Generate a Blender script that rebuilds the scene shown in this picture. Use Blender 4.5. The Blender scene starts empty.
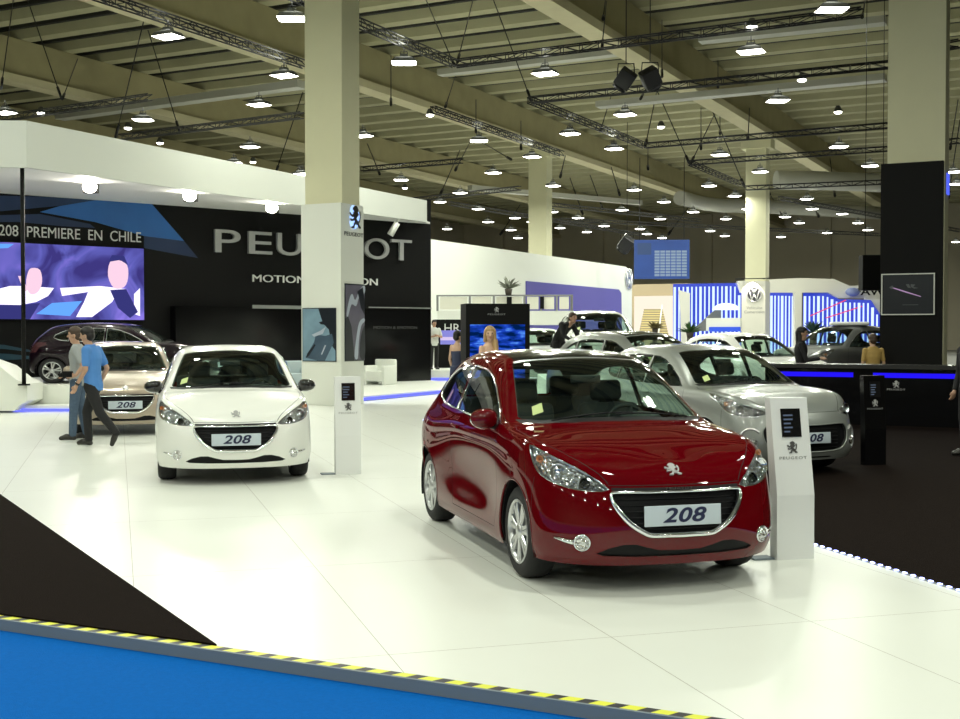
import bpy, bmesh, math, random
import numpy as np
from mathutils import Vector, Matrix
from mathutils.bvhtree import BVHTree

SC = bpy.context.scene
COL = SC.collection
PI = math.pi
V = Vector
random.seed(7)

# ------------------------------------------------------------------ camera
F_PX = 1200.0
CAM_H = 1.66
PITCH = math.atan(27.5 / F_PX)
cam_data = bpy.data.cameras.new('camera')
cam_data.sensor_width = 36.0
cam_data.lens = F_PX / 960.0 * 36.0
cam_data.clip_end = 600
cam = bpy.data.objects.new('camera', cam_data)
cam.location = (0, 0, CAM_H)
cam.rotation_euler = (PI / 2 - PITCH, 0, 0)
COL.objects.link(cam)
SC.camera = cam
CAM = V((0, 0, CAM_H))

def ray(px, py):
    a = (px - 480) / F_PX
    b = (359.5 - py) / F_PX
    c, s = math.cos(PITCH), math.sin(PITCH)
    d = V((a, c + b * s, -s + b * c))
    return d / d.y

def at(px, py, d):            # point seen at a pixel, d metres away along world Y
    return CAM + ray(px, py) * d

def ground(px, py, z=0.0):    # point seen at a pixel on the level z
    r = ray(px, py)
    return CAM + r * ((z - CAM_H) / r.z)

def onplane(px, py, p0, n):
    r = ray(px, py)
    return CAM + r * ((p0 - CAM).dot(n) / r.dot(n))

# ------------------------------------------------------------------ materials
MATS = {}
def mat(name, color=(.8, .8, .8), rough=.5, metal=0.0, coat=0.0, spec=.5, emis=None, estr=0.0, noise=None, bump=None, coat_rough=.03):
    if name in MATS:
        return MATS[name]
    m = bpy.data.materials.new(name)
    m.use_nodes = True
    nt = m.node_tree
    b = nt.nodes['Principled BSDF']
    b.inputs['Base Color'].default_value = (*color, 1)
    b.inputs['Roughness'].default_value = rough
    b.inputs['Metallic'].default_value = metal
    b.inputs['Coat Weight'].default_value = coat
    b.inputs['Coat Roughness'].default_value = coat_rough
    b.inputs['Specular IOR Level'].default_value = spec
    if emis:
        b.inputs['Emission Color'].default_value = (*emis, 1)
        b.inputs['Emission Strength'].default_value = estr
    if noise:                   # (scale, amount, detail)
        tc = nt.nodes.new('ShaderNodeTexCoord')
        nz = nt.nodes.new('ShaderNodeTexNoise')
        nz.inputs['Scale'].default_value = noise[0]
        nz.inputs['Detail'].default_value = 6
        nt.links.new(tc.outputs['Object'], nz.inputs['Vector'])
        mx = nt.nodes.new('ShaderNodeMix'); mx.data_type = 'RGBA'
        k = noise[1]
        mx.inputs['A'].default_value = (*[c * (1 - k) for c in color], 1)
        mx.inputs['B'].default_value = (*[min(1, c * (1 + k)) for c in color], 1)
        nt.links.new(nz.outputs['Fac'], mx.inputs['Factor'])
        nt.links.new(mx.outputs['Result'], b.inputs['Base Color'])
    if bump:                    # (scale, strength)
        tc = nt.nodes.new('ShaderNodeTexCoord')
        nz = nt.nodes.new('ShaderNodeTexNoise')
        nz.inputs['Scale'].default_value = bump[0]
        nz.inputs['Detail'].default_value = 4
        nt.links.new(tc.outputs['Object'], nz.inputs['Vector'])
        bp = nt.nodes.new('ShaderNodeBump')
        bp.inputs['Strength'].default_value = bump[1]
        bp.inputs['Distance'].default_value = .01
        nt.links.new(nz.outputs['Fac'], bp.inputs['Height'])
        nt.links.new(bp.outputs['Normal'], b.inputs['Normal'])
    MATS[name] = m
    return m

def glass_mat(name, tint, base_gloss=.06, edge=.6, rough=0.01):
    if name in MATS:
        return MATS[name]
    m = bpy.data.materials.new(name); m.use_nodes = True
    nt = m.node_tree; nt.nodes.clear()
    out = nt.nodes.new('ShaderNodeOutputMaterial')
    tr = nt.nodes.new('ShaderNodeBsdfTransparent'); tr.inputs[0].default_value = (*tint, 1)
    gl = nt.nodes.new('ShaderNodeBsdfGlossy'); gl.inputs['Roughness'].default_value = rough
    gl.inputs['Color'].default_value = (1, 1, 1, 1)
    fr = nt.nodes.new('ShaderNodeFresnel'); ge = nt.nodes.new('ShaderNodeNewGeometry')   # a thin pane reflects alike from both sides
    io = nt.nodes.new('ShaderNodeMath'); io.operation = 'MULTIPLY_ADD'; io.inputs[1].default_value = 1 / 1.5 - 1.5; io.inputs[2].default_value = 1.5
    nt.links.new(ge.outputs['Backfacing'], io.inputs[0]); nt.links.new(io.outputs[0], fr.inputs['IOR'])
    mr = nt.nodes.new('ShaderNodeMath'); mr.operation = 'MULTIPLY_ADD'
    mr.inputs[1].default_value = edge / .6; mr.inputs[2].default_value = base_gloss - .04
    nt.links.new(fr.outputs[0], mr.inputs[0])
    mx = nt.nodes.new('ShaderNodeMixShader')
    nt.links.new(mr.outputs[0], mx.inputs[0])
    nt.links.new(tr.outputs[0], mx.inputs[1]); nt.links.new(gl.outputs[0], mx.inputs[2])
    nt.links.new(mx.outputs[0], out.inputs[0])
    MATS[name] = m
    return m

def lamp_mat(name, color, strength):
    if name in MATS:
        return MATS[name]
    m = bpy.data.materials.new(name); m.use_nodes = True
    nt = m.node_tree; nt.nodes.clear()
    out = nt.nodes.new('ShaderNodeOutputMaterial')
    e = nt.nodes.new('ShaderNodeEmission')
    e.inputs[0].default_value = (*color, 1); e.inputs[1].default_value = strength
    nt.links.new(e.outputs[0], out.inputs[0])
    MATS[name] = m
    return m

# ------------------------------------------------------------------ mesh builder
class MB:
    def __init__(self):
        self.v = []; self.f = []; self.m = []; self.s = []; self.M = Matrix.Identity(4); self.mi = 0; self.sm = False
    def add(self, vs, fs, smooth=None):
        o = len(self.v)
        for p in vs:
            self.v.append(self.M @ V(p))
        for f in fs:
            self.f.append([o + i for i in f]); self.m.append(self.mi)
            self.s.append(self.sm if smooth is None else smooth)
        return self
    def box(self, x0, x1, y0, y1, z0, z1):
        vs = [(x, y, z) for z in (z0, z1) for y in (y0, y1) for x in (x0, x1)]
        return self.add(vs, [(0, 2, 3, 1), (4, 5, 7, 6), (0, 1, 5, 4), (2, 6, 7, 3), (0, 4, 6, 2), (1, 3, 7, 5)], False)
    def bbox(self, x0, x1, y0, y1, z0, z1, b):   # box with chamfered vertical-ish edges
        pts = []
        bm = bmesh.new(); bmesh.ops.create_cube(bm, size=1)
        for v in bm.verts:
            v.co = V(((x0 + x1) / 2 + v.co.x * (x1 - x0), (y0 + y1) / 2 + v.co.y * (y1 - y0), (z0 + z1) / 2 + v.co.z * (z1 - z0)))
        bmesh.ops.bevel(bm, geom=bm.edges[:], offset=b, segments=3, profile=.5, affect='EDGES')
        self.add([v.co[:] for v in bm.verts], [[v.index for v in f.verts] for f in bm.faces], True)
        bm.free()
        return self
    def prism(self, pts, y0, y1):                # outline in XZ, pushed along Y
        n = len(pts)
        vs = [(p[0], y0, p[1]) for p in pts] + [(p[0], y1, p[1]) for p in pts]
        fs = [list(range(n)), list(range(2 * n - 1, n - 1, -1))]
        fs += [[i, i + n, (i + 1) % n + n, (i + 1) % n] for i in range(n)]
        return self.add(vs, fs, False)
    def slab(self, pts, z0, z1):                 # outline in XY, pushed along Z
        n = len(pts)
        vs = [(p[0], p[1], z0) for p in pts] + [(p[0], p[1], z1) for p in pts]
        fs = [list(range(n - 1, -1, -1)), list(range(n, 2 * n))]
        fs += [[i, (i + 1) % n, (i + 1) % n + n, i + n] for i in range(n)]
        return self.add(vs, fs, False)
    def poly3(self, pts, off):                   # planar 3D outline with a thickness vector
        n = len(pts); off = V(off)
        vs = [V(p) for p in pts] + [V(p) + off for p in pts]
        fs = [list(range(n)), list(range(2 * n - 1, n - 1, -1))]
        fs += [[i, i + n, (i + 1) % n + n, (i + 1) % n] for i in range(n)]
        return self.add(vs, fs, False)
    def cone(self, p, q, r1, r2, n=12, caps=True, smooth=True):
        p, q = V(p), V(q); d = (q - p)
        if d.length < 1e-6: return self
        d.normalize()
        a = d.orthogonal().normalized(); b = d.cross(a)
        vs = []
        for c, r in ((p, r1), (q, r2)):
            for i in range(n):
                t = 2 * PI * i / n
                vs.append(c + (a * math.cos(t) + b * math.sin(t)) * r)
        fs = [[i, (i + 1) % n, n + (i + 1) % n, n + i] for i in range(n)]
        self.add(vs, fs, smooth)
        if caps:
            self.add(vs, [list(range(n - 1, -1, -1)), list(range(n, 2 * n))], False)
        return self
    def cyl(self, p, q, r, n=16, caps=True):
        return self.cone(p, q, r, r, n, caps)
    def ell(self, c, rx, ry, rz, n=16, R=None):
        vs = []; k = n // 2; c = V(c)
        for j in range(k + 1):
            ph = PI * j / k
            for i in range(n):
                th = 2 * PI * i / n
                p = V((rx * math.sin(ph) * math.cos(th), ry * math.sin(ph) * math.sin(th), rz * math.cos(ph)))
                if R is not None: p = R @ p
                vs.append(c + p)
        fs = []
        for j in range(k):
            for i in range(n):
                a, b2 = j * n + i, j * n + (i + 1) % n
                fs.append([a, a + n, b2 + n, b2])
        return self.add(vs, fs, True)
    def capsule(self, p, q, r1, r2, n=12):
        self.cone(p, q, r1, r2, n, False); self.ell(p, r1, r1, r1, n); return self.ell(q, r2, r2, r2, n)
    def tube(self, path, r, n=8, closed=False, flat=1.0):
        path = [V(p) for p in path]; m = len(path); vs = []
        up = V((0, 0, 1)); prev = None
        for i, p in enumerate(path):
            a = path[(i - 1) % m] if (closed or i > 0) else p
            b = path[(i + 1) % m] if (closed or i < m - 1) else p
            t = (b - a).normalized()
            if prev is None:
                s = t.cross(up)
                if s.length < .05: s = t.cross(V((1, 0, 0)))
            else:
                s = prev - t * prev.dot(t)
            s.normalize(); prev = s; w = t.cross(s)
            rr = r[i] if isinstance(r, (list, tuple)) else r
            for k in range(n):
                th = 2 * PI * k / n
                vs.append(p + s * math.cos(th) * rr + w * math.sin(th) * rr * flat)
        fs = []
        for i in range(m if closed else m - 1):
            for k in range(n):
                a, b = i * n + k, i * n + (k + 1) % n
                c, d = ((i + 1) % m) * n + (k + 1) % n, ((i + 1) % m) * n + k
                fs.append([a, b, c, d])
        self.add(vs, fs, True)
        if not closed:
            self.add(vs[:n], [list(range(n))], False); self.add(vs[-n:], [list(range(n))], False)
        return self
    def lathe(self, prof, axis_m=None, n=32, closed=False):      # profile (r, h) round local Z
        vs = []; A = axis_m or Matrix.Identity(4)
        for r, h in prof:
            for i in range(n):
                t = 2 * PI * i / n
                vs.append(A @ V((r * math.cos(t), r * math.sin(t), h)))
        fs = []
        m = len(prof)
        for j in range(m if closed else m - 1):
            for i in range(n):
                a, b = j * n + i, j * n + (i + 1) % n
                c, d = ((j + 1) % m) * n + (i + 1) % n, ((j + 1) % m) * n + i
                fs.append([a, b, c, d])
        return self.add(vs, fs, True)
    def build(self, name, mats, parent=None, loc=None, recalc=True, rebase=True):
        me = bpy.data.meshes.new(name)
        vs = self.v
        o = bpy.data.objects.new(name, me)
        if parent is None and rebase and vs:
            if loc is None:
                xs = [p.x for p in vs]; ys = [p.y for p in vs]; zs = [p.z for p in vs]
                loc = V(((min(xs) + max(xs)) / 2, (min(ys) + max(ys)) / 2, min(zs)))
            loc = V(loc)
            vs = [p - loc for p in vs]
            o.location = loc
        me.from_pydata([p[:] for p in vs], [], self.f)
        if not isinstance(mats, (list, tuple)): mats = [mats]
        for m in mats: me.materials.append(m)
        me.polygons.foreach_set('material_index', self.m)
        me.polygons.foreach_set('use_smooth', self.s)
        if recalc:
            bm = bmesh.new(); bm.from_mesh(me)
            bmesh.ops.remove_doubles(bm, verts=bm.verts, dist=1e-5)
            bmesh.ops.recalc_face_normals(bm, faces=bm.faces)
            bm.to_mesh(me); bm.free()
        me.update()
        COL.objects.link(o)
        if parent: o.parent = parent
        return o

def tag(o, label=None, cat=None, group=None, kind=None):
    if label: o['label'] = label
    if cat: o['category'] = cat
    if group: o['group'] = group
    if kind: o['kind'] = kind
    return o

def thing(name, label, cat, M=None, group=None, loc=None, rz=0.0):
    o = bpy.data.objects.new(name, None)
    o.empty_display_size = .2
    COL.objects.link(o)
    if M is not None: o.matrix_world = M
    else:
        o.location = loc or (0, 0, 0); o.rotation_euler = (0, 0, rz)
    return tag(o, label, cat, group)

def copy_tree(o, parent=None, swap=None):
    c = o.copy(); COL.objects.link(c); c.parent = parent
    if swap and c.type == 'MESH' and any(s in swap for s in c.data.materials):
        c.data = c.data.copy()
        for i, s in enumerate(c.data.materials):
            if s in swap: c.data.materials[i] = swap[s]
    for ch in [k for k in o.children]:
        copy_tree(ch, c, swap)
    return c

def frame(origin, right, up=(0, 0, 1)):        # X right, Y away from the viewer, Z up
    x = V(right).normalized(); z = V(up).normalized(); y = z.cross(x).normalized(); z = x.cross(y)
    M = Matrix((x, y, z)).transposed().to_4x4(); M.translation = V(origin)
    return M

def text_verts(s, size, extrude=.002, bold=0.0, sx=1.0, shear=0.0, spacing=1.0, res=4):
    cu = bpy.data.curves.new('lettering', 'FONT')
    cu.body = s; cu.size = size; cu.extrude = extrude; cu.offset = bold; cu.shear = shear
    cu.space_character = spacing; cu.align_x = 'CENTER'; cu.align_y = 'CENTER'; cu.resolution_u = res
    o = bpy.data.objects.new('lettering_tmp', cu); COL.objects.link(o)
    bpy.context.view_layer.update()
    dg = bpy.context.evaluated_depsgraph_get()
    me = bpy.data.meshes.new_from_object(o.evaluated_get(dg))
    vs = [(v.co.x * sx, -v.co.z, v.co.y) for v in me.vertices]
    fs = [list(p.vertices) for p in me.polygons]
    bpy.data.objects.remove(o); bpy.data.meshes.remove(me); bpy.data.curves.remove(cu)
    return vs, fs

def text(mb, s, size, M, **kw):
    vs, fs = text_verts(s, size, **kw)
    old = mb.M; mb.M = old @ M; mb.add(vs, fs, False); mb.M = old
    return mb

# rearing lion emblem, outline pieces in a unit box (x right, z up)
LION = [
    [(-.12, .95), (.05, 1.0), (.2, .93), (.3, .8), (.22, .7), (.32, .6), (.2, .5), (.1, .42), (.22, .3), (.2, .18), (.12, .1), (-.02, .2), (-.12, .36), (-.18, .52), (-.1, .62), (-.22, .6), (-.2, .7), (-.08, .72), (-.22, .78), (-.24, .86)],
    [(-.12, .62), (-.3, .56), (-.48, .68), (-.55, .62), (-.46, .52), (-.3, .44), (-.1, .48)],
    [(-.1, .44), (-.3, .36), (-.42, .4), (-.5, .32), (-.38, .26), (-.2, .28), (-.06, .34)],
    [(.1, .4), (.26, .28), (.36, .12), (.5, .06), (.5, -.02), (.28, -.02), (.2, .1), (.08, .24)],
    [(-.02, .3), (-.16, .18), (-.2, .06), (-.38, .02), (-.38, -.05), (-.1, -.05), (-.06, .08), (.06, .2)],
    [(.14, .22), (.34, .34), (.4, .52), (.34, .7), (.42, .8), (.5, .68), (.48, .46), (.4, .28), (.2, .14)],
]
def lion(mb, M, h, depth=.01):
    old = mb.M; mb.M = old @ M
    for poly in LION:
        mb.prism([(x * h * .9, (z - .48) * h) for x, z in poly], -depth, 0)
    mb.M = old
    return mb
# ------------------------------------------------------------------ car body surface
# rows (bottom -> centre line), each with 16 stations (nose centre -> round the side -> tail centre): x rearwards, half width y, height z
BODY = [
 [(.06,0,.185),(.09,.36,.185),(.18,.60,.186),(.34,.775,.19),(.52,.83,.195),(.8,.84,.19),(1.15,.835,.17),(1.5,.83,.17),(1.95,.825,.17),(2.45,.83,.17),(2.95,.84,.18),(3.35,.84,.20),(3.64,.78,.24),(3.8,.64,.26),(3.88,.38,.27),(3.89,0,.27)],
 [(.02,0,.29),(.05,.38,.285),(.14,.63,.28),(.31,.80,.29),(.52,.86,.31),(.8,.87,.33),(1.15,.86,.28),(1.5,.858,.27),(1.95,.856,.27),(2.45,.858,.27),(2.95,.86,.29),(3.35,.865,.33),(3.66,.81,.33),(3.84,.67,.33),(3.92,.40,.32),(3.935,0,.32)],
 [(0,0,.42),(.03,.38,.42),(.125,.63,.42),(.30,.80,.44),(.52,.86,.48),(.80,.87,.50),(1.15,.86,.47),(1.5,.838,.45),(1.95,.832,.45),(2.45,.838,.45),(2.95,.865,.48),(3.35,.87,.5),(3.67,.82,.5),(3.85,.68,.5),(3.94,.4,.48),(3.955,0,.48)],
 [(.02,0,.56),(.05,.37,.56),(.14,.62,.57),(.31,.785,.60),(.52,.85,.65),(.80,.87,.69),(1.15,.862,.68),(1.5,.842,.66),(1.95,.838,.66),(2.45,.848,.67),(2.95,.885,.69),(3.35,.892,.71),(3.66,.835,.70),(3.84,.68,.68),(3.94,.39,.65),(3.96,0,.65)],
 [(.05,0,.665),(.085,.36,.67),(.17,.60,.69),(.33,.765,.74),(.52,.83,.80),(.80,.855,.83),(1.15,.862,.84),(1.5,.862,.845),(1.95,.866,.85),(2.45,.870,.86),(2.95,.88,.87),(3.35,.872,.89),(3.64,.815,.90),(3.82,.66,.88),(3.92,.38,.84),(3.94,0,.82)],
 [(.10,0,.73),(.13,.34,.745),(.22,.57,.79),(.38,.72,.86),(.56,.785,.905),(.82,.815,.935),(1.15,.825,.955),(1.5,.825,.965),(1.95,.825,.98),(2.45,.825,.995),(2.95,.81,1.015),(3.35,.775,1.035),(3.62,.73,1.04),(3.78,.62,1.0),(3.87,.36,.94),(3.89,0,.90)],
 [(.15,0,.775),(.19,.30,.785),(.28,.51,.83),(.44,.65,.895),(.62,.715,.94),(.86,.75,.965),(1.17,.77,.992),(1.51,.77,1.06),(1.95,.755,1.16),(2.45,.75,1.20),(2.95,.735,1.20),(3.34,.70,1.18),(3.60,.655,1.16),(3.75,.55,1.09),(3.85,.33,1.0),(3.88,0,.94)],
 [(.19,0,.80),(.235,.24,.81),(.33,.41,.85),(.48,.54,.91),(.65,.60,.95),(.88,.63,.985),(1.17,.68,1.015),(1.50,.655,1.20),(1.95,.61,1.40),(2.45,.60,1.455),(2.92,.59,1.445),(3.28,.565,1.395),(3.52,.52,1.31),(3.70,.44,1.17),(3.82,.28,1.05),(3.87,0,.97)],
 [(.23,0,.82),(.285,.14,.835),(.38,.24,.87),(.52,.31,.918),(.67,.34,.957),(.87,.36,1.00),(1.08,.40,1.04),(1.38,.385,1.235),(1.80,.36,1.44),(2.38,.34,1.505),(2.85,.33,1.50),(3.25,.32,1.46),(3.52,.31,1.375),(3.68,.27,1.20),(3.81,.2,1.07),(3.86,0,.99)],
 [(.27,0,.835),(.33,0,.855),(.42,0,.882),(.54,0,.92),(.69,0,.958),(.87,0,1.00),(1.03,0,1.04),(1.33,0,1.245),(1.75,0,1.455),(2.3,0,1.52),(2.8,0,1.515),(3.22,0,1.475),(3.50,0,1.39),(3.68,0,1.21),(3.80,0,1.08),(3.85,0,1.01)],
]
def bsw(t):
    return np.array([(1 - t) ** 3, 3 * t ** 3 - 6 * t ** 2 + 4, -3 * t ** 3 + 3 * t ** 2 + 3 * t + 1, t ** 3]) / 6
def bsd(t):
    return np.array([-(1 - t) ** 2, 3 * t ** 2 - 4 * t, -3 * t ** 2 + 2 * t + 1, t ** 2]) / 2
MIR = np.array([1, -1, 1.0])
def ghosts(G):        # G[row, station, 3]
    g = np.concatenate([(G[:, 1:2] * MIR), G, (G[:, -2:-1] * MIR)], axis=1)
    lo = 2 * g[0:1] - g[1:2]; hi = g[-2:-1] * MIR
    return np.concatenate([lo, g, hi], axis=0)
def smooth_ctrl(G, iters=3):
    G = np.array(G, float); P = G.copy()
    for _ in range(iters):
        g = ghosts(P)
        S = (g[:, :-2] + 4 * g[:, 1:-1] + g[:, 2:]) / 6
        S = (S[:-2] + 4 * S[1:-1] + S[2:]) / 6
        P = P + (G - S) * .9
    return P
def eval_body(G, ku, kv, iters=3):
    g = ghosts(smooth_ctrl(G, iters))
    nr, ns = g.shape[0] - 2, g.shape[1] - 2
    us = [(i, k / ku) for i in range(ns - 1) for k in range(ku)] + [(ns - 2, 1.0)]
    vs = [(i, k / kv) for i in range(nr - 1) for k in range(kv)] + [(nr - 2, 1.0)]
    P = np.zeros((len(vs), len(us), 3)); N = np.zeros_like(P)
    for b, (j, tv) in enumerate(vs):
        wv, dv = bsw(tv), bsd(tv)
        rowp = np.tensordot(wv, g[j:j + 4], 1); rowd = np.tensordot(dv, g[j:j + 4], 1)
        for a, (i, tu) in enumerate(us):
            wu, du = bsw(tu), bsd(tu)
            P[b, a] = wu @ rowp[i:i + 4]
            n = np.cross(du @ rowp[i:i + 4], wu @ rowd[i:i + 4])
            l = np.linalg.norm(n); N[b, a] = n / l if l > 1e-9 else 0
    P[:, 0, 1] = 0; P[:, -1, 1] = 0; P[-1, :, 1] = 0
    N[:, 0, 1] = 0; N[:, -1, 1] = 0; N[-1, :, 1] = 0
    return P, N

SIDE = (V((1, 0, 0)), V((0, 0, 1)), V((0, 1, 0)))
FRONT = (V((0, 1, 0)), V((0, 0, 1)), V((-1, 0, 0)))
TOP = (V((1, 0, 0)), V((0, 1, 0)), V((0, 0, 1)))
_c = math.sqrt(.5)
DIAG = (V((_c, _c, 0)), V((0, 0, 1)), V((-_c, _c, 0)))
REAR = (V((0, 1, 0)), V((0, 0, 1)), V((1, 0, 0)))

def smooth_poly(pts, n=4, closed=True):
    out = []; m = len(pts)
    for i in range(m if closed else m - 1):
        p0, p1, p2, p3 = [V((*pts[(i + k) % m if closed else max(0, min(m - 1, i + k))], 0)) for k in (-1, 0, 1, 2)]
        for k in range(n):
            t = k / n
            q = .5 * ((2 * p1) + (p2 - p0) * t + (2 * p0 - 5 * p1 + 4 * p2 - p3) * t * t + (3 * p1 - p0 - 3 * p2 + p3) * t ** 3)
            out.append((q.x, q.y))
    if not closed: out.append(tuple(pts[-1]))
    return out
def inside(p, poly):
    x, y = p; c = False; n = len(poly); j = n - 1
    for i in range(n):
        xi, yi = poly[i]; xj, yj = poly[j]
        if (yi > y) != (yj > y) and x < (xj - xi) * (y - yi) / (yj - yi) + xi: c = not c
        j = i
    return c

class Body:
    """half of a car body, cut into panels along projected outlines"""
    def __init__(self, grid, ku=9, kv=7, iters=3):
        P, N = eval_body(grid, ku, kv, iters)
        nv, nu = P.shape[:2]
        self.verts = [V(P[b, a]) for b in range(nv) for a in range(nu)]
        self.norms = [V(N[b, a]) for b in range(nv) for a in range(nu)]
        quads = [(b * nu + a, b * nu + a + 1, (b + 1) * nu + a + 1, (b + 1) * nu + a) for b in range(nv - 1) for a in range(nu - 1)]
        # make the normals point outwards
        mid = (nv // 3) * nu + nu // 2
        if self.norms[mid].y < 0: self.norms = [-n for n in self.norms]; flip = True
        else: flip = False
        if flip: quads = [q[::-1] for q in quads]
        tris = []
        for q in quads: tris += [(q[0], q[1], q[2]), (q[0], q[2], q[3])]
        self.tris = tris
        self.bvh = BVHTree.FromPolygons(self.verts, tris)
        self.bm = bmesh.new()
        bv = [self.bm.verts.new(v) for v in self.verts]
        self.lay = self.bm.faces.layers.int.new('pid')
        for q in quads:
            try: self.bm.faces.new([bv[i] for i in q])
            except ValueError: pass
    def normal_at(self, p):
        loc, nrm, idx, d = self.bvh.find_nearest(p)
        a, b, c = self.tris[idx]; A, B, C = self.verts[a], self.verts[b], self.verts[c]
        v0, v1, v2 = B - A, C - A, loc - A
        d00, d01, d11, d20, d21 = v0.dot(v0), v0.dot(v1), v1.dot(v1), v2.dot(v0), v2.dot(v1)
        den = d00 * d11 - d01 * d01
        if abs(den) < 1e-14: return self.norms[a]
        w1 = (d11 * d20 - d01 * d21) / den; w2 = (d00 * d21 - d01 * d20) / den
        n = self.norms[a] * (1 - w1 - w2) + self.norms[b] * w1 + self.norms[c] * w2
        return n.normalized() if n.length > 1e-6 else nrm
    def cut(self, poly, fr, pid, only=(0,), filt=None):
        A, B, N = fr; bm, lay = self.bm, self.lay
        fl = (lambda c: True) if filt is None else filt
        x0 = min(p[0] for p in poly) - .01; x1 = max(p[0] for p in poly) + .01
        y0 = min(p[1] for p in poly) - .01; y1 = max(p[1] for p in poly) + .01
        def cand():
            res = []
            for f in bm.faces:
                if f[lay] not in only: continue
                n = f.normal if f.normal.length else V((0, 0, 1))
                f.normal_update()
                if f.normal.dot(N) < .05: continue
                c = f.calc_center_median()
                if not fl(c): continue
                ca, cb = c.dot(A), c.dot(B)
                if x0 - .1 < ca < x1 + .1 and y0 - .1 < cb < y1 + .1:
                    a = [v.co.dot(A) for v in f.verts]; b = [v.co.dot(B) for v in f.verts]
                    mna, mxa, mnb, mxb = min(a), max(a), min(b), max(b)
                    if mxa > x0 and mna < x1 and mxb > y0 and mnb < y1:
                        res.append((f, mna, mxa, mnb, mxb))
            return res
        n = len(poly)
        for i in range(n):
            p, q = poly[i], poly[(i + 1) % n]
            e = A * (q[0] - p[0]) + B * (q[1] - p[1])
            if e.length < 1e-5: continue
            P3 = A * p[0] + B * p[1]; nr = N.cross(e).normalized()
            u0, u1 = min(p[0], q[0]) - .002, max(p[0], q[0]) + .002
            w0, w1 = min(p[1], q[1]) - .002, max(p[1], q[1]) + .002
            fs = [f for f, a, b, c, d in cand() if b > u0 and a < u1 and d > w0 and c < w1]
            # only faces truly crossed by the segment
            g = set(fs)
            for f in fs:
                g.update(f.edges); g.update(f.verts)
            bmesh.ops.bisect_plane(bm, geom=list(g), plane_co=P3, plane_no=nr, dist=1e-5)
        for f, *_ in cand():
            c = f.calc_center_median()
            if inside((c.dot(A), c.dot(B)), poly): f[lay] = pid
    def seam(self, line, fr, only=(0,), w=.0045, pid=90, filt=None):
        for i in range(len(line) - 1):
            p, q = V((*line[i], 0)), V((*line[i + 1], 0)); d = (q - p)
            if d.length < 1e-5: continue
            d.normalize(); s = V((-d.y, d.x, 0)) * w / 2; p = p - d * w * .3; q = q + d * w * .3
            self.cut([(t.x, t.y) for t in (p - s, q - s, q + s, p + s)], fr, pid, only, filt)
    def hit(self, a, b, fr):             # 3D point + normal under a projected point
        A, B, N = fr
        o = A * a + B * b + N * 8
        loc, nrm, idx, d = self.bvh.ray_cast(o, -N)
        if loc is None:
            loc, nrm, idx, d = self.bvh.find_nearest(A * a + B * b + N * .5)
        return loc, self.normal_at(loc)
    def faces(self, *pids):
        return [f for f in self.bm.faces if f[self.lay] in pids]

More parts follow.
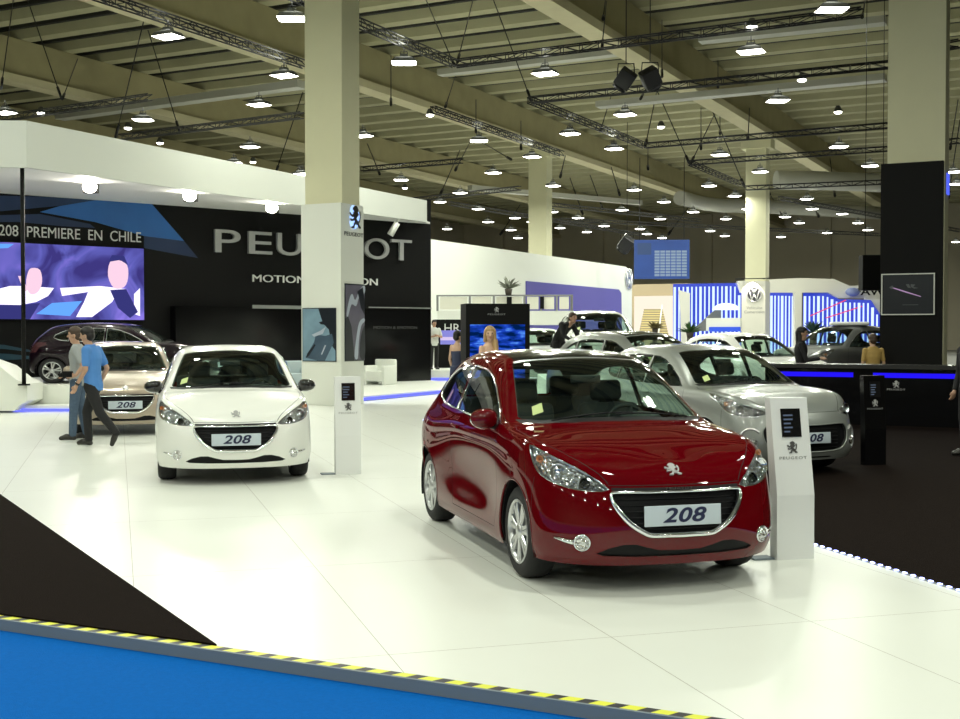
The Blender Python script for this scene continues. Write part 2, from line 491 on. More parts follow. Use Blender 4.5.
class CarKit:
    def __init__(self, body, L=3.96, scale=(1, 1, 1)):
        self.b = body; self.L = L; self.s = scale
        self.nm = Matrix.Diagonal((1 / scale[0], 1 / scale[1], 1 / scale[2])).to_3x3()
    def X(self, p, side=1):              # design -> car local
        return V(((self.L / 2 - p[0]) * self.s[0], p[1] * side * self.s[1], p[2] * self.s[2]))
    def Nn(self, n, side=1):
        m = self.nm @ V((-n[0], n[1] * side, n[2])); return m.normalized()
    def panel(self, name, pids, mats, parent, sides=(1, -1), off=0.0, matmap=None, thick=0.0):
        fs = self.b.faces(*pids)
        if not fs: return None
        vs = []; ns = []; polys = []; mi = []
        for sd in sides:
            idx = {}
            for f in fs:
                pl = []
                for v in f.verts:
                    if v.index == -1 or v not in idx:
                        n = self.b.normal_at(v.co)
                        key = v
                        idx[key] = len(vs)
                        vs.append(self.X(v.co + n * off, sd)); ns.append(self.Nn(n, sd))
                    pl.append(idx[v])
                # orientation
                p0, p1, p2 = vs[pl[0]], vs[pl[1]], vs[pl[2]]
                fn = V((0, 0, 0)); m = len(pl)
                for k in range(m):
                    a, b = vs[pl[k]], vs[pl[(k + 1) % m]]
                    fn += a.cross(b)
                av = sum((ns[k] for k in pl), V((0, 0, 0)))
                if fn.dot(av) < 0: pl = pl[::-1]
                polys.append(pl); mi.append((matmap or {}).get(f[self.b.lay], 0))
        if len(sides) == 2:              # weld the centre line
            key = {}; remap = []
            nv = []; nn = []
            for p, n in zip(vs, ns):
                if abs(p.y) < 1e-5:
                    k = (round(p.x, 5), round(p.z, 5))
                    if k in key: remap.append(key[k]); continue
                    key[k] = len(nv); n = V((n.x, 0, n.z)).normalized() if (abs(n.x) + abs(n.z)) > 1e-6 else n
                remap.append(len(nv)); nv.append(p); nn.append(n)
            vs, ns = nv, nn
            np_ = []; nm_ = []
            for p, m in zip(polys, mi):
                q = [remap[i] for i in p]
                q = [x for i, x in enumerate(q) if x != q[i - 1]]
                if len(set(q)) >= 3: np_.append(q); nm_.append(m)
            polys, mi = np_, nm_
        me = bpy.data.meshes.new(name)
        me.from_pydata([v[:] for v in vs], [], polys)
        if not isinstance(mats, (list, tuple)): mats = [mats]
        for m in mats: me.materials.append(m)
        me.polygons.foreach_set('material_index', mi)
        me.polygons.foreach_set('use_smooth', [True] * len(polys))
        me.update()
        me.normals_split_custom_set_from_vertices([n[:] for n in ns])
        o = bpy.data.objects.new(name, me); COL.objects.link(o); o.parent = parent
        return o
    def line3(self, pts, fr, off=0.0, side=1):
        out = []
        for a, b in pts:
            p, n = self.b.hit(a, b, fr)
            out.append(self.X(p + n * off, side))
        return out
    def place(self, a, b, fr, off=0.0, side=1):    # frame on the surface: Y into the body, Z up
        p, n = self.b.hit(a, b, fr)
        n3 = self.Nn(n, side); o = self.X(p + n * off, side)
        y = -n3; z = V((0, 0, 1)); x = y.cross(z)
        if x.length < .1: x = V((0, 1, 0))
        x.normalize(); z = x.cross(y)
        M = Matrix((x, y, z)).transposed().to_4x4(); M.translation = o
        return M
# ------------------------------------------------------------------ car materials
M_RUB = mat('tyre_rubber', (.012, .012, .013), .75)
M_BLK = mat('black_plastic', (.008, .008, .009), .5, spec=.25)
M_GBLK = mat('gloss_black', (.008, .008, .009), .12, coat=.6)
M_CHR = mat('chrome', (.85, .86, .88), .12, 1.0)
M_SILV = mat('bright_silver', (.78, .79, .80), .22, .55, coat=.5)
M_ALLOY = mat('alloy_silver', (.62, .63, .64), .28, .9)
M_SEAM = mat('panel_gap', (.006, .006, .006), .8)
M_SEAT = mat('seat_cloth', (.03, .032, .035), .85)
M_DASH = mat('dash_plastic', (.018, .019, .02), .6)
M_LIN = mat('headlining_grey', (.10, .10, .10), .9)
M_GLASS = glass_mat('windscreen_glass', (.80, .95, .87), .045)
M_DGLASS = glass_mat('side_glass', (.72, .86, .80), .055)
M_LENS = glass_mat('lamp_lens', (.93, .95, .96), .10)
M_REFL = mat('lamp_reflector', (.86, .87, .86), .22, .55, bump=(75, 1.0))
def facet(m, scale, strength, dist=.012):
    nt = m.node_tree; b = nt.nodes['Principled BSDF']; tc = nt.nodes.new('ShaderNodeTexCoord'); vo = nt.nodes.new('ShaderNodeTexVoronoi')
    vo.inputs['Scale'].default_value = scale; vo.feature = 'F1'; bp = nt.nodes.new('ShaderNodeBump'); bp.inputs['Strength'].default_value = strength; bp.inputs['Distance'].default_value = dist
    nt.links.new(tc.outputs['Object'], vo.inputs['Vector']); nt.links.new(vo.outputs['Distance'], bp.inputs['Height']); nt.links.new(bp.outputs['Normal'], b.inputs['Normal'])
    return m
M_REFL = facet(mat('lamp_reflector_facets', (.93, .94, .93), .10, .85), 42, 1.0, .03)
M_BOWL = mat('lamp_bowl', (.9, .91, .93), .06, 1.0)
M_AMBER = mat('amber_bulb', (.75, .25, .05), .3)
M_TAIL = mat('tail_lamp_red', (.35, .01, .01), .15, coat=1)
M_PLATE = mat('plate_silver', (.55, .62, .68), .35)
M_PTXT = mat('plate_navy', (.01, .015, .06), .5)
M_STICK = mat('sticker_yellow_green', (.55, .66, .27), .6)
M_PAPER = mat('paper_white', (.75, .75, .72), .7)
M_GRILL = mat('grille_black', (.004, .004, .005), .5, spec=.2)
M_DISC = mat('brake_steel', (.18, .18, .18), .4, .8)
P_RED = mat('paint_red', (.105, .0006, .003), .5, 0, coat=.85, coat_rough=.0, spec=0.0)
P_WHITE = mat('paint_white', (.84, .85, .80), .35, coat=.8)
P_BEIGE = mat('paint_beige', (.42, .35, .27), .33, .45, coat=.9)
P_SILVER = mat('paint_silver', (.31, .33, .31), .32, .4, coat=.9)
P_GREY = mat('paint_grey', (.25, .26, .26), .3, .6, coat=.9)
P_PURPLE = mat('paint_dark_purple', (.006, .001, .005), .3, .0, coat=.7, spec=.1)
P_DARK = mat('paint_black', (.02, .02, .022), .25, .2, coat=1.0)

HEAD_208 = [(.105,.445,.668),(.16,.56,.655),(.25,.68,.675),(.36,.77,.712),(.45,.81,.755),(.52,.82,.81),(.59,.81,.86),(.665,.785,.912),(.57,.75,.90),(.46,.70,.87),(.34,.63,.825),(.23,.55,.77)]
HEAD_308 = [(.14,.47,.745),(.19,.56,.70),(.28,.68,.695),(.38,.765,.72),(.48,.81,.77),(.60,.815,.85),(.80,.79,.945),(.66,.765,.935),(.50,.70,.89),(.36,.63,.84),(.25,.56,.80)]
GRILLE_208 = [(0,.665),(.22,.665),(.40,.668),(.445,.655),(.44,.60),(.40,.52),(.335,.435),(.25,.372),(.20,.352),(.1,.350),(0,.348)]
GRILLE_308 = [(0,.595),(.2,.598),(.42,.605),(.52,.595),(.565,.53),(.55,.42),(.48,.325),(.38,.295),(.2,.285),(0,.283)]
INTAKE = [(0,.280),(.14,.283),(.22,.302),(.30,.325),(.38,.325),(.47,.302),(.54,.268),(.50,.252),(.3,.244),(0,.242)]
GRILLE_208 = [(y, .38 + (z - .348) * (.647 - .38) / (.665 - .348)) for y, z in GRILLE_208]
def dia(pts3): return [(p[0] * _c + p[1] * _c, p[2]) for p in pts3]

def outline_seam(poly, k=None):
    p = list(poly) + [poly[0]]
    return p if k is None else p[:k]

def make_body(kind, ku=9, kv=7):
    grid = np.array(BODY, float)
    if kind == '308':
        # longer, softer nose
        nose = grid[:, :, 0] < .9
        grid[:, :, 0] = np.where(nose, grid[:, :, 0], grid[:, :, 0])
        grid[5:, :4, 2] += .035; grid[5:, 4:6, 2] += .015
        grid[4, :3, 2] += .02
    b = Body(grid, ku, kv)
    front = lambda c: c.x < 1.4
    # wheel openings
    for xa in (.80, 3.34):
        arc = [(xa + .352 * math.cos(t), .315 + .352 * math.sin(t)) for t in [2 * PI * i / 28 for i in range(28)]]
        b.cut(arc, SIDE, -1, filt=lambda c: c.y > .45)
    # glass
    ws = [(1.055, -.05), (1.055, .12), (1.075, .36), (1.13, .56), (1.215, .675), (1.26, .69), (1.50, .632), (1.72, .580), (1.86, .545), (1.83, .42), (1.79, .25), (1.775, .1), (1.77, -.05)]
    b.cut(ws, TOP, 3, filt=lambda c: c.x < 2.2 and c.z > .95)
    if kind == '208':
        dlo = [(1.36,1.005),(1.52,1.11),(1.75,1.24),(1.95,1.325),(2.12,1.365),(2.40,1.382),(2.47,1.383),(2.47,1.035),(2.2,1.02),(1.9,1.01),(1.6,1.005)]
        qtr = [(2.51,1.383),(2.80,1.372),(3.05,1.335),(3.22,1.275),(3.33,1.19),(3.34,1.13),(3.26,1.10),(3.0,1.06),(2.75,1.045),(2.51,1.037)]
        b.cut(dlo, SIDE, 4, filt=lambda c: c.y > .4); b.cut(qtr, SIDE, 5, filt=lambda c: c.y > .4)
        win = [dlo, qtr]
    else:
        dlo = [(1.38,1.005),(1.52,1.10),(1.75,1.235),(1.95,1.322),(2.10,1.36),(2.22,1.37),(2.22,1.02),(1.9,1.01),(1.6,1.005)]
        rdr = [(2.27,1.372),(2.6,1.38),(2.88,1.36),(2.95,1.345),(2.95,1.05),(2.6,1.035),(2.27,1.022)]
        qtr = [(3.0,1.335),(3.15,1.29),(3.30,1.21),(3.33,1.14),(3.2,1.08),(3.0,1.055)]
        b.cut(dlo, SIDE, 4, filt=lambda c: c.y > .4); b.cut(rdr, SIDE, 5, filt=lambda c: c.y > .4); b.cut(qtr, SIDE, 15, filt=lambda c: c.y > .4)
        win = [dlo, rdr, qtr]
    rw = [(-.05,1.08),(.40,1.08),(.50,1.13),(.50,1.26),(.44,1.325),(.2,1.335),(-.05,1.335)]
    b.cut(rw, REAR, 6, filt=lambda c: c.x > 3.3)
    tl = [(.55,.74),(.83,.78),(.83,1.02),(.70,1.03),(.60,.95),(.56,.85)]
    b.cut(tl, REAR, 13, filt=lambda c: c.x > 3.45)
    strip = [(1.765,-.05),(1.785,.25),(1.825,.42),(1.86,.53),(1.90,.53),(1.86,.42),(1.825,.25),(1.805,-.05)]
    b.cut(strip, TOP, 16, filt=lambda c: c.z > 1.3)
    roof = [(1.805,-.05),(1.825,.25),(1.86,.42),(1.90,.515),(2.4,.50),(3.0,.485),(3.36,.46),(3.42,.3),(3.43,-.05)]
    b.cut(roof, TOP, 7, filt=lambda c: c.z > 1.3)
    # front
    hd = HEAD_208 if kind == '208' else HEAD_308
    b.cut(smooth_poly(dia(hd), 2), DIAG, 8, filt=front)
    gr = GRILLE_208 if kind == '208' else GRILLE_308
    b.cut([(-.05, gr[0][1])] + gr[:] + [(-.05, gr[-1][1])], FRONT, 9, filt=front)
    b.cut([(-.05, .280)] + INTAKE + [(-.05, .242)] if kind == '208' else [(-.05,.228),(.3,.228),(.34,.218),(.3,.208),(-.05,.208)], FRONT, 10, filt=front)
    if kind == '208': b.cut([(-.05,.656),(.3,.657),(.44,.660),(.44,.678),(.3,.676),(-.05,.674)], FRONT, 11, filt=front)
    cowl = [(.995, -.05), (1.02, .35), (1.075, .56), (1.17, .70), (1.24, .715), (1.20, .66), (1.13, .54), (1.08, .36), (1.06, -.05)]
    b.cut(cowl, TOP, 11, filt=lambda c: c.z > .93 and c.x < 1.4)
    # bonnet and door, with their gaps
    if kind == '208':
        bon = [(.0, -.05), (.0, .44), (.12, .455), (.23, .55), (.34, .63), (.46, .70), (.60, .748), (.8, .765), (1.05, .765), (1.15, .74), (1.08, .58), (1.015, .33), (.99, -.05)]
    else:
        bon = [(.0, -.05), (.0, .44), (.13, .47), (.25, .56), (.36, .63), (.50, .70), (.66, .762), (.8, .775), (1.05, .772), (1.15, .74), (1.08, .58), (1.015, .33), (.99, -.05)]
    zb_ = .688 if kind == '208' else .74
    b.seam([(-.02, zb_), (.3, zb_ + .002), (.455, zb_ + .004)], FRONT, filt=front)
    bonf = lambda c: c.z > zb_ and c.x < 1.3
    b.seam(bon[2:-1], TOP, filt=bonf)
    b.cut(bon, TOP, 1, filt=bonf)
    if kind == '208':
        door = [(1.28, .96), (1.25, .80), (1.24, .60), (1.25, .40), (1.29, .27), (2.48, .27), (2.53, .40), (2.55, .70), (2.53, 1.03)]
        b.seam(door, SIDE, filt=lambda c: c.y > .6)
        dp = door + [(2.49, 1.05), (2.47, 1.045), (2.2, 1.03), (1.9, 1.02), (1.6, 1.015), (1.36, 1.015)]
        b.cut(dp, SIDE, 2, filt=lambda c: c.y > .6)
        fuel = [(2.95 + .075 * math.cos(t), .86 + .07 * math.sin(t)) for t in [2 * PI * i / 14 for i in range(15)]]
        b.seam(fuel, SIDE, filt=lambda c: c.y > .6, w=.004)
    else:
        door = [(1.30, .97), (1.25, .80), (1.24, .60), (1.25, .40), (1.29, .27), (2.18, .27), (2.23, .40), (2.25, .70), (2.245, 1.03)]
        b.seam(door, SIDE, filt=lambda c: c.y > .6)
        b.cut(door + [(2.1, 1.02), (1.9, 1.015), (1.6, 1.01), (1.38, 1.01)], SIDE, 2, filt=lambda c: c.y > .6)
        door2 = [(2.255, 1.03), (2.26, .6), (2.24, .27), (2.85, .27), (2.98, .45), (3.05, .65), (3.0, .85), (2.97, 1.05)]
        b.seam(door2[3:], SIDE, filt=lambda c: c.y > .6)
        b.cut(door2 + [(2.6, 1.045)], SIDE, 14, filt=lambda c: c.y > .6)
    # bumper line
    b.seam([(.46, .72), (.47, .62), (.465, .50)] if kind == '208' else [(.5, .76), (.49, .62), (.47, .5)], SIDE, filt=lambda c: c.y > .5 and c.x < .8)
    return b, win

def sub(parent, mb, name, m, **k):
    return mb.build(name, m, parent, **k)

def make_wheel(root, kit, xa, side, r=.31, w=.20, rim=.215, style='208'):
    s = kit.s
    c = V(((kit.L / 2 - xa) * s[0], side * (.845 * s[1] - w / 2 - .005), r))
    A = Matrix.Translation(c) @ Matrix.Rotation(-side * PI / 2, 4, 'X')     # local +Z points outwards
    t = MB()
    prof = [(rim, -w / 2 + .01), (rim + .03, -w / 2), (r - .03, -w / 2 + .002), (r - .008, -w / 2 + .02), (r, -w / 2 + .045),
            (r, w / 2 - .045), (r - .008, w / 2 - .02), (r - .03, w / 2 - .002), (rim + .03, w / 2 + .003), (rim, w / 2 - .008)]
    wheel = MB()
    wheel.lathe([(rim + .004, w / 2 - .004), (rim - .004, w / 2 + .002), (rim - .014, w / 2 - .004), (rim - .022, w / 2 - .03), (rim - .03, -w / 2 + .03), (rim, -w / 2 + .01)], A, 40)
    ns = 7 if style == '208' else 5
    for k in range(ns):
        a0 = 2 * PI * k / ns + .2
        for dd in ((-.13, .13) if ns == 7 else (-.16, .16)):
            p1 = A @ V((.045 * math.cos(a0 + dd), .045 * math.sin(a0 + dd), w / 2 - .022))
            p2 = A @ V(((rim - .015) * math.cos(a0 + dd * 1.1), (rim - .015) * math.sin(a0 + dd * 1.1), w / 2 - .016))
            d = (p2 - p1).normalized(); n = (A.to_3x3() @ V((0, 0, 1))); sd = d.cross(n)
            hw1, hw2, th = .013, .019, .022
            vs = [p1 - sd * hw1, p1 + sd * hw1, p2 + sd * hw2, p2 - sd * hw2]
            top = [vs[0] * .8 + vs[1] * .2 + n * .01, vs[1] * .8 + vs[0] * .2 + n * .01, vs[2] * .8 + vs[3] * .2 + n * .004, vs[3] * .8 + vs[2] * .2 + n * .004]
            lo = [v - n * th for v in vs]
            wheel.add(vs + top + lo, [(4, 5, 6, 7), (0, 1, 5, 4), (1, 2, 6, 5), (2, 3, 7, 6), (3, 0, 4, 7), (8, 9, 1, 0), (9, 10, 2, 1), (10, 11, 3, 2), (11, 8, 0, 3)], False)
    wheel.lathe([(0, w / 2 + .004), (.03, w / 2 + .003), (.05, w / 2 - .006), (.062, w / 2 - .02), (.062, w / 2 - .05)], A, 24)
    wo = wheel.build('wheel', M_ALLOY, root)
    t.lathe(prof, A, 44, closed=True)
    for k in range(3):
        h = -.035 + .035 * k
        t.lathe([(r + .0015, h - .012), (r + .003, h), (r + .0015, h + .012)], A, 44)
    t.build('tyre', M_RUB, wo)
    d = MB(); d.lathe([(0, -.02), (.13, -.02), (.135, -.028), (.135, -.045), (0, -.045)], A, 28)
    d.build('brake_disc', M_DISC, wo)
    return wo

def make_mirror(root, side, kit, paint, base):
    X = lambda x, y, z: kit.X((x, y, z), side)
    m = MB()
    c = X(1.40, .905, 1.035)
    hw, hh, hd = .102, .080, .085
    # shell: rounded cup, open towards the rear
    vs = []; n = 16; k = 6
    for j in range(k + 1):
        ph = PI / 2 * j / k
        for i in range(n):
            th = 2 * PI * i / n
            e = .8
            cy = math.copysign(abs(math.cos(th)) ** e, math.cos(th)); cz = math.copysign(abs(math.sin(th)) ** e, math.sin(th))
            q = math.sin(ph) ** .8 if j else 0
            taper = 1 - .18 * (cy * side * .5 + .5)
            vs.append(c + V((hd * math.cos(ph), hw * q * cy, hh * q * cz * taper)))
    fs = [[j * n + i, j * n + (i + 1) % n, (j + 1) * n + (i + 1) % n, (j + 1) * n + i] for j in range(k) for i in range(n)]
    m.add(vs, fs, True)
    mo = m.build('door_mirror', paint, root)
    b = MB(); b.add([v for v in vs[-n:]] , [list(range(n))], False)
    b.M = Matrix.Translation(V((-.006, 0, 0)))
    b.cone(c + V((-.004, 0, -.0)), c + V((-.018, 0, 0)), .05, .045, 12)
    b.M = Matrix.Identity(4)
    b.tube([c + V((0, -side * .06, -.05)), c + V((.0, -side * .10, -.065)), X(1.37, .80, .965)], [.024, .026, .034], 8)
    b.build('mirror_arm', base, mo)
    tr = MB()
    ring = [c + V((.012, hw * 1.0 * math.cos(t), hh * 1.0 * math.sin(t) * (1 - .18 * (math.cos(t) * side * .5 + .5)))) for t in [PI + PI * i / 12 for i in range(13)]]
    tr.tube(ring, .006, 6)
    tr.build('chrome_strip', M_CHR, mo)
    return mo

def make_car(label, cat, paint, kind='208', scale=(1, 1, 1), loc=(0, 0, 0), fwd=(0, -1), body=None, group=None, mirror_mat=None, roof_mat=None,
             number='208', plate=True, roof_paint=None, mirrors=(1, -1), ring=True, wheel_r=.31, hi=True):
    bd, win = body
    kit = CarKit(bd, 3.96, scale)
    root = thing('car', label, cat, group=group, loc=loc, rz=math.atan2(fwd[1], fwd[0]))
    X = lambda x, y, z, s=1: kit.X((x, y, z), s)
    both = (1, -1)
    kit.panel('body_shell', (0, 90, 11, 16) if roof_mat else (0, 90, 7, 11, 16), [paint, M_SEAM, M_BLK, M_ALLOY if roof_mat else paint, roof_paint or paint], root, matmap={90: 1, 11: 2, 16: 3, 7: 4})
    kit.panel('bonnet', (1,), paint, root)
    for s in both: kit.panel('door', (2,), paint, root, sides=(s,))
    if kind != '208':
        for s in both: kit.panel('door', (14,), paint, root, sides=(s,))
    if roof_mat: kit.panel('roof_panel', (7,), roof_mat, root)
    kit.panel('windscreen', (3,), M_GLASS, root)
    kit.panel('rear_window', (6,), M_DGLASS, root)
    for s in both:
        kit.panel('side_window', (4,), M_DGLASS, root, sides=(s,)); kit.panel('side_window', (5,), M_DGLASS, root, sides=(s,))
        if kind != '208': kit.panel('side_window', (15,), M_DGLASS, root, sides=(s,))
        kit.panel('tail_lamp', (13,), M_TAIL, root, sides=(s,))
    kit.panel('headlining', (0, 7), M_LIN, root, off=-.025) if hi else None
    # headlamps: recessed reflector under a clear lens
    for s in both:
        h = kit.panel('headlamp', (8,), M_REFL, root, sides=(s,), off=-.028)
        kit.panel('lamp_lens', (8,), M_LENS, h, sides=(s,), off=.002)
        hd = dia(HEAD_208 if kind == '208' else HEAD_308)
        rim = MB(); rim.tube(kit.line3(smooth_poly(hd, 2), DIAG, -.012, s), .010, 6, closed=True)
        rim.build('lamp_bezel', M_CHR, h)
        for (px, py, pz, r_, m_, nm) in ((.335, .70, .765, .062, M_BOWL, 'main_lamp'), (.195, .575, .705, .036, M_GBLK, 'projector_lamp'), (.50, .775, .84, .022, M_AMBER, 'indicator_lamp')):
            P = kit.place((px + py) * _c, pz, DIAG, -.016, s)
            P = P.copy(); n3 = V((1, 0, 0)) * .75 + (P.to_3x3() @ V((0, -1, 0))) * .5; n3.normalize()
            z = n3; x = V((0, 0, 1)).cross(z).normalized(); y = z.cross(x)
            A = Matrix((x, y, z)).transposed().to_4x4(); A.translation = P.translation
            q = MB(); q.lathe([(r_ * 1.0, .012), (r_ * .93, .018), (r_ * .84, .008), (r_ * .66, -.012), (r_ * .35, -.022)], A, 20)
            if nm == 'projector_lamp' or nm == 'main_lamp':
                q.ell(A @ V((0, 0, -.014)), r_ * .42, r_ * .42, r_ * .42, 12)
            q.build(nm, m_, h)
    # grille
    g = kit.panel('grille', (9,), M_GRILL, root, off=-.03)
    gp = GRILLE_208 if kind == '208' else GRILLE_308
    bars = MB()
    zt = gp[0][1]; zb = gp[-1][1]
    for zz in [zb + (zt - zb) * k / 7 for k in range(1, 7)]:
        xs = [p[0] for p in gp if abs(p[1] - zz) < .12]
        half = .42
        while half > .05 and not inside((half, zz), [(-.1, zt)] + gp + [(-.1, zb)]): half -= .01
        line = kit.line3([(y, zz) for y in [half * i / 5 for i in range(6)]], FRONT, -.022, 1)
        line = [V((p.x, -p.y, p.z)) for p in line[:0:-1]] + line
        bars.tube(line, .004, 4)
    bars.build('grille_bars', M_BLK, g)
    if kind == '208' and ring:
        half = smooth_poly(gp, 3, closed=False)
        l1 = kit.line3(half, FRONT, .004, 1)
        l2 = [V((p.x, -p.y, p.z)) for p in l1]
        loop = l1 + l2[::-1][1:-1]
        rr = [.010 + .009 * max(0, min(1, (zt * scale[2] - p.z) / .12)) for p in loop]
        q = MB(); q.tube(loop, rr, 8, closed=True); q.build('grille_surround', M_CHR, g)
        q = MB(); M0 = kit.place(0, .664, FRONT, .004)
        text(q, 'PEUGEOT', .022, M0 @ Matrix.Translation(V((0, -.002, 0))), extrude=.003, sx=1.6, spacing=1.3)
        q.build('lettering', M_CHR, root)
    elif ring:
        half = smooth_poly(gp, 3, closed=False)[1:]
        l1 = kit.line3(half, FRONT, .002, 1); l2 = [V((p.x, -p.y, p.z)) for p in l1]
        q = MB(); q.tube(l1 + l2[::-1][1:-1], .008, 8, closed=True); q.build('grille_surround', paint, g)
    kit.panel('lower_intake', (10,), M_GRILL, root, off=-.012)
    # fog lamps
    for s in both:
        fy, fz = (.625, .338) if kind == '208' else (.66, .40)
        A = kit.place(fy, fz, FRONT, .006, s)
        n3 = (A.to_3x3() @ V((0, -1, 0)) + V((.35, 0, 0))).normalized(); x = V((0, 0, 1)).cross(n3).normalized(); y = n3.cross(x)
        B = Matrix((x, y, n3)).transposed().to_4x4(); B.translation = A.translation
        q = MB(); q.lathe([(.052, -.02), (.055, .004), (.050, .010), (.045, .004)], B, 24); fo = q.build('fog_lamp', M_CHR, root)
        q = MB(); q.lathe([(.048, .002), (.04, .012), (.022, .019), (0, .022)], B, 20); q.build('fog_reflector', M_REFL, fo)
        if kind == '208':
            pl = kit.line3([(.67, .338), (.71, .345), (.765, .358)], FRONT, .004, s)
            q = MB(); q.tube(pl, [.018, .014, .007], 8); q.build('chrome_blade', M_CHR, fo)
        else:
            pl = kit.line3([(.60, .52), (.66, .56), (.73, .53), (.76, .45), (.745, .36), (.68, .31)], FRONT, .006, s)
            q = MB(); q.tube(smooth3(pl), .014, 8); q.build('chrome_blade', M_SILV, fo)
    # number plate
    if plate:
        zc = .505 if kind == '208' else .45
        p = kit.X(bd.hit(0, zc, FRONT)[0]) + V((.022, 0, 0))
        M0 = Matrix.Translation(p) @ Matrix.Rotation(PI / 2, 4, 'Z') @ Matrix.Rotation(R_PLATE, 4, 'X')
        q = MB(); q.M = M0; q.bbox(-.262, .262, -.005, .008, -.064, .064, .003)
        po = q.build('number_plate', M_PLATE, root)
        q = MB(); text(q, number, .125, M0 @ Matrix.Translation(V((0, -.0075, -.002))), extrude=.001, bold=.003, sx=1.45, shear=.25, spacing=1.05)
        q.build('lettering', M_PTXT, po)
    # emblem
    q = MB(); lion(q, kit.place(0, .775 if kind == '208' else .80, FRONT, .002), .105, .008); q.build('emblem', M_SILV, root)
    # mirrors and wipers
    for s in mirrors: make_mirror(root, s, kit, mirror_mat or paint, M_BLK)
    for (a, b_) in (((1.072, -.50), (1.085, .12)), ((1.062, -.02), (1.115, .56))):
        l = []
        for i in range(7):
            t = i / 6; x = a[0] + (b_[0] - a[0]) * t; y = a[1] + (b_[1] - a[1]) * t
            p, n = bd.hit(x, abs(y), TOP); n = V((n.x, n.y * (1 if y > 0 else -1), n.z)); p = V((p.x, y, p.z)) + n * .014
            l.append(kit.X(p))
        q = MB(); q.tube(l, .006, 6); q.build('wiper', M_BLK, root)
    # window trim
    for s in both:
        tr = MB()
        for w_ in win:
            tr.tube(kit.line3(smooth_poly(w_, 2) if False else w_, SIDE, .002, s), .008, 6, closed=True)
        tr.build('window_trim', M_CHR if kind == '208' and hi else M_GBLK, root)
    # sill moulding, handles, aerial
    for s in both:
        q = MB(); q.tube(kit.line3([(2.26 + .03 * i, .90 + .002 * i) for i in range(7)] if kind == '208' else [(2.03 + .03 * i, .90) for i in range(6)], SIDE, .018, s), .012, 8)
        q.build('door_handle', paint, root)
    # wheel housings and floor pan
    u = MB()
    u.box(*sorted((X(.16, 0, 0).x, X(3.8, 0, 0).x)), -.52 * scale[1], .52 * scale[1], .19, .30)
    u.box(*sorted((X(1.18, 0, 0).x, X(2.94, 0, 0).x)), -.80 * scale[1], .80 * scale[1], .19, .34)
    u.box(*sorted((X(.20, 0, 0).x, X(1.12, 0, 0).x)), -.52 * scale[1], .52 * scale[1], .30, .62)
    u.box(*sorted((X(1.10, 0, 0).x, X(1.17, 0, 0).x)), -.78 * scale[1], .78 * scale[1], .22, .82)
    u.box(*sorted((X(2.99, 0, 0).x, X(3.75, 0, 0).x)), -.50 * scale[1], .50 * scale[1], .30, .85)
    for xa in (.80, 3.34):
        for s in both:
            arc = [(.36 * math.cos(t), .36 * math.sin(t)) for t in [-.35 + (PI + .7) * i / 20 for i in range(21)]]
            cx = X(xa, 0, 0).x; y0, y1 = s * .50 * scale[1], s * .838 * scale[1]; cz = .315 * scale[2]
            vs = [(cx + a * scale[0], y0, cz + b2 * scale[2]) for a, b2 in arc] + [(cx + a * scale[0], y1, cz + b2 * scale[2]) for a, b2 in arc]
            m_ = len(arc)
            u.add(vs, [[i, i + 1, m_ + i + 1, m_ + i] for i in range(m_ - 1)] + [list(range(m_))], False)
    u.build('underbody', M_BLK, root, recalc=False)
    for xa in (.80, 3.34):
        for s in both:
            make_wheel(root, kit, xa, s, r=wheel_r, style=kind)
            # painted lip round the opening
            q = MB(); pts = []
            for i in range(25):
                t = -.30 + (PI + .6) * i / 24
                a, b2 = xa + .352 * math.cos(t), .315 + .352 * math.sin(t)
                if b2 < .21: continue
                pts.append((a, b2))
            q.tube(kit.line3(pts, SIDE, -.006, s), .010, 6); q.build('arch_lip', paint, root)
    if hi:
        # cabin
        d = MB()
        prof = [(1.20, .93), (1.32, .985), (1.50, .99), (1.60, .95), (1.64, .80), (1.58, .62), (1.30, .45), (1.18, .60)]
        d.M = Matrix.Identity(4)
        n = len(prof)
        def ring_y(y, dz=0): return [X(a, y, b2 + dz) for a, b2 in prof]
        ys = [-.70, -.66, -.45, -.40, -.14, -.08, .0, .3, .66, .70]; dz = [-.03, 0, .0, -.0, 0, 0, 0, 0, 0, -.03]
        vs = []; fs = []
        for y, z in zip(ys, dz): vs += ring_y(y, z)
        for j in range(len(ys) - 1):
            for i in range(n):
                fs.append([j * n + i, j * n + (i + 1) % n, (j + 1) * n + (i + 1) % n, (j + 1) * n + i])
        fs += [list(range(n)), list(range((len(ys) - 1) * n, len(ys) * n))]
        d.add(vs, fs, False)
        d.ell(X(1.50, .36, .99), .12, .19, .07, 14)
        d.build('dashboard', M_DASH, root)
        st = MB(); c = X(1.72, .36, .93)
        A = Matrix.Translation(c) @ Matrix.Rotation(-.45, 4, 'Y') @ Matrix.Rotation(PI / 2, 4, 'Y')
        st.tube([A @ V((.175 * math.cos(t), .175 * math.sin(t), 0)) for t in [2 * PI * i / 24 for i in range(24)]], .016, 8, closed=True)
        for t in (0.3, PI - .3, -PI / 2):
            st.cyl(A @ V((0, 0, 0)), A @ V((.17 * math.cos(t), .17 * math.sin(t), 0)), .014, 6)
        st.ell(c, .035, .06, .055, 10); st.build('steering_wheel', M_DASH, root)
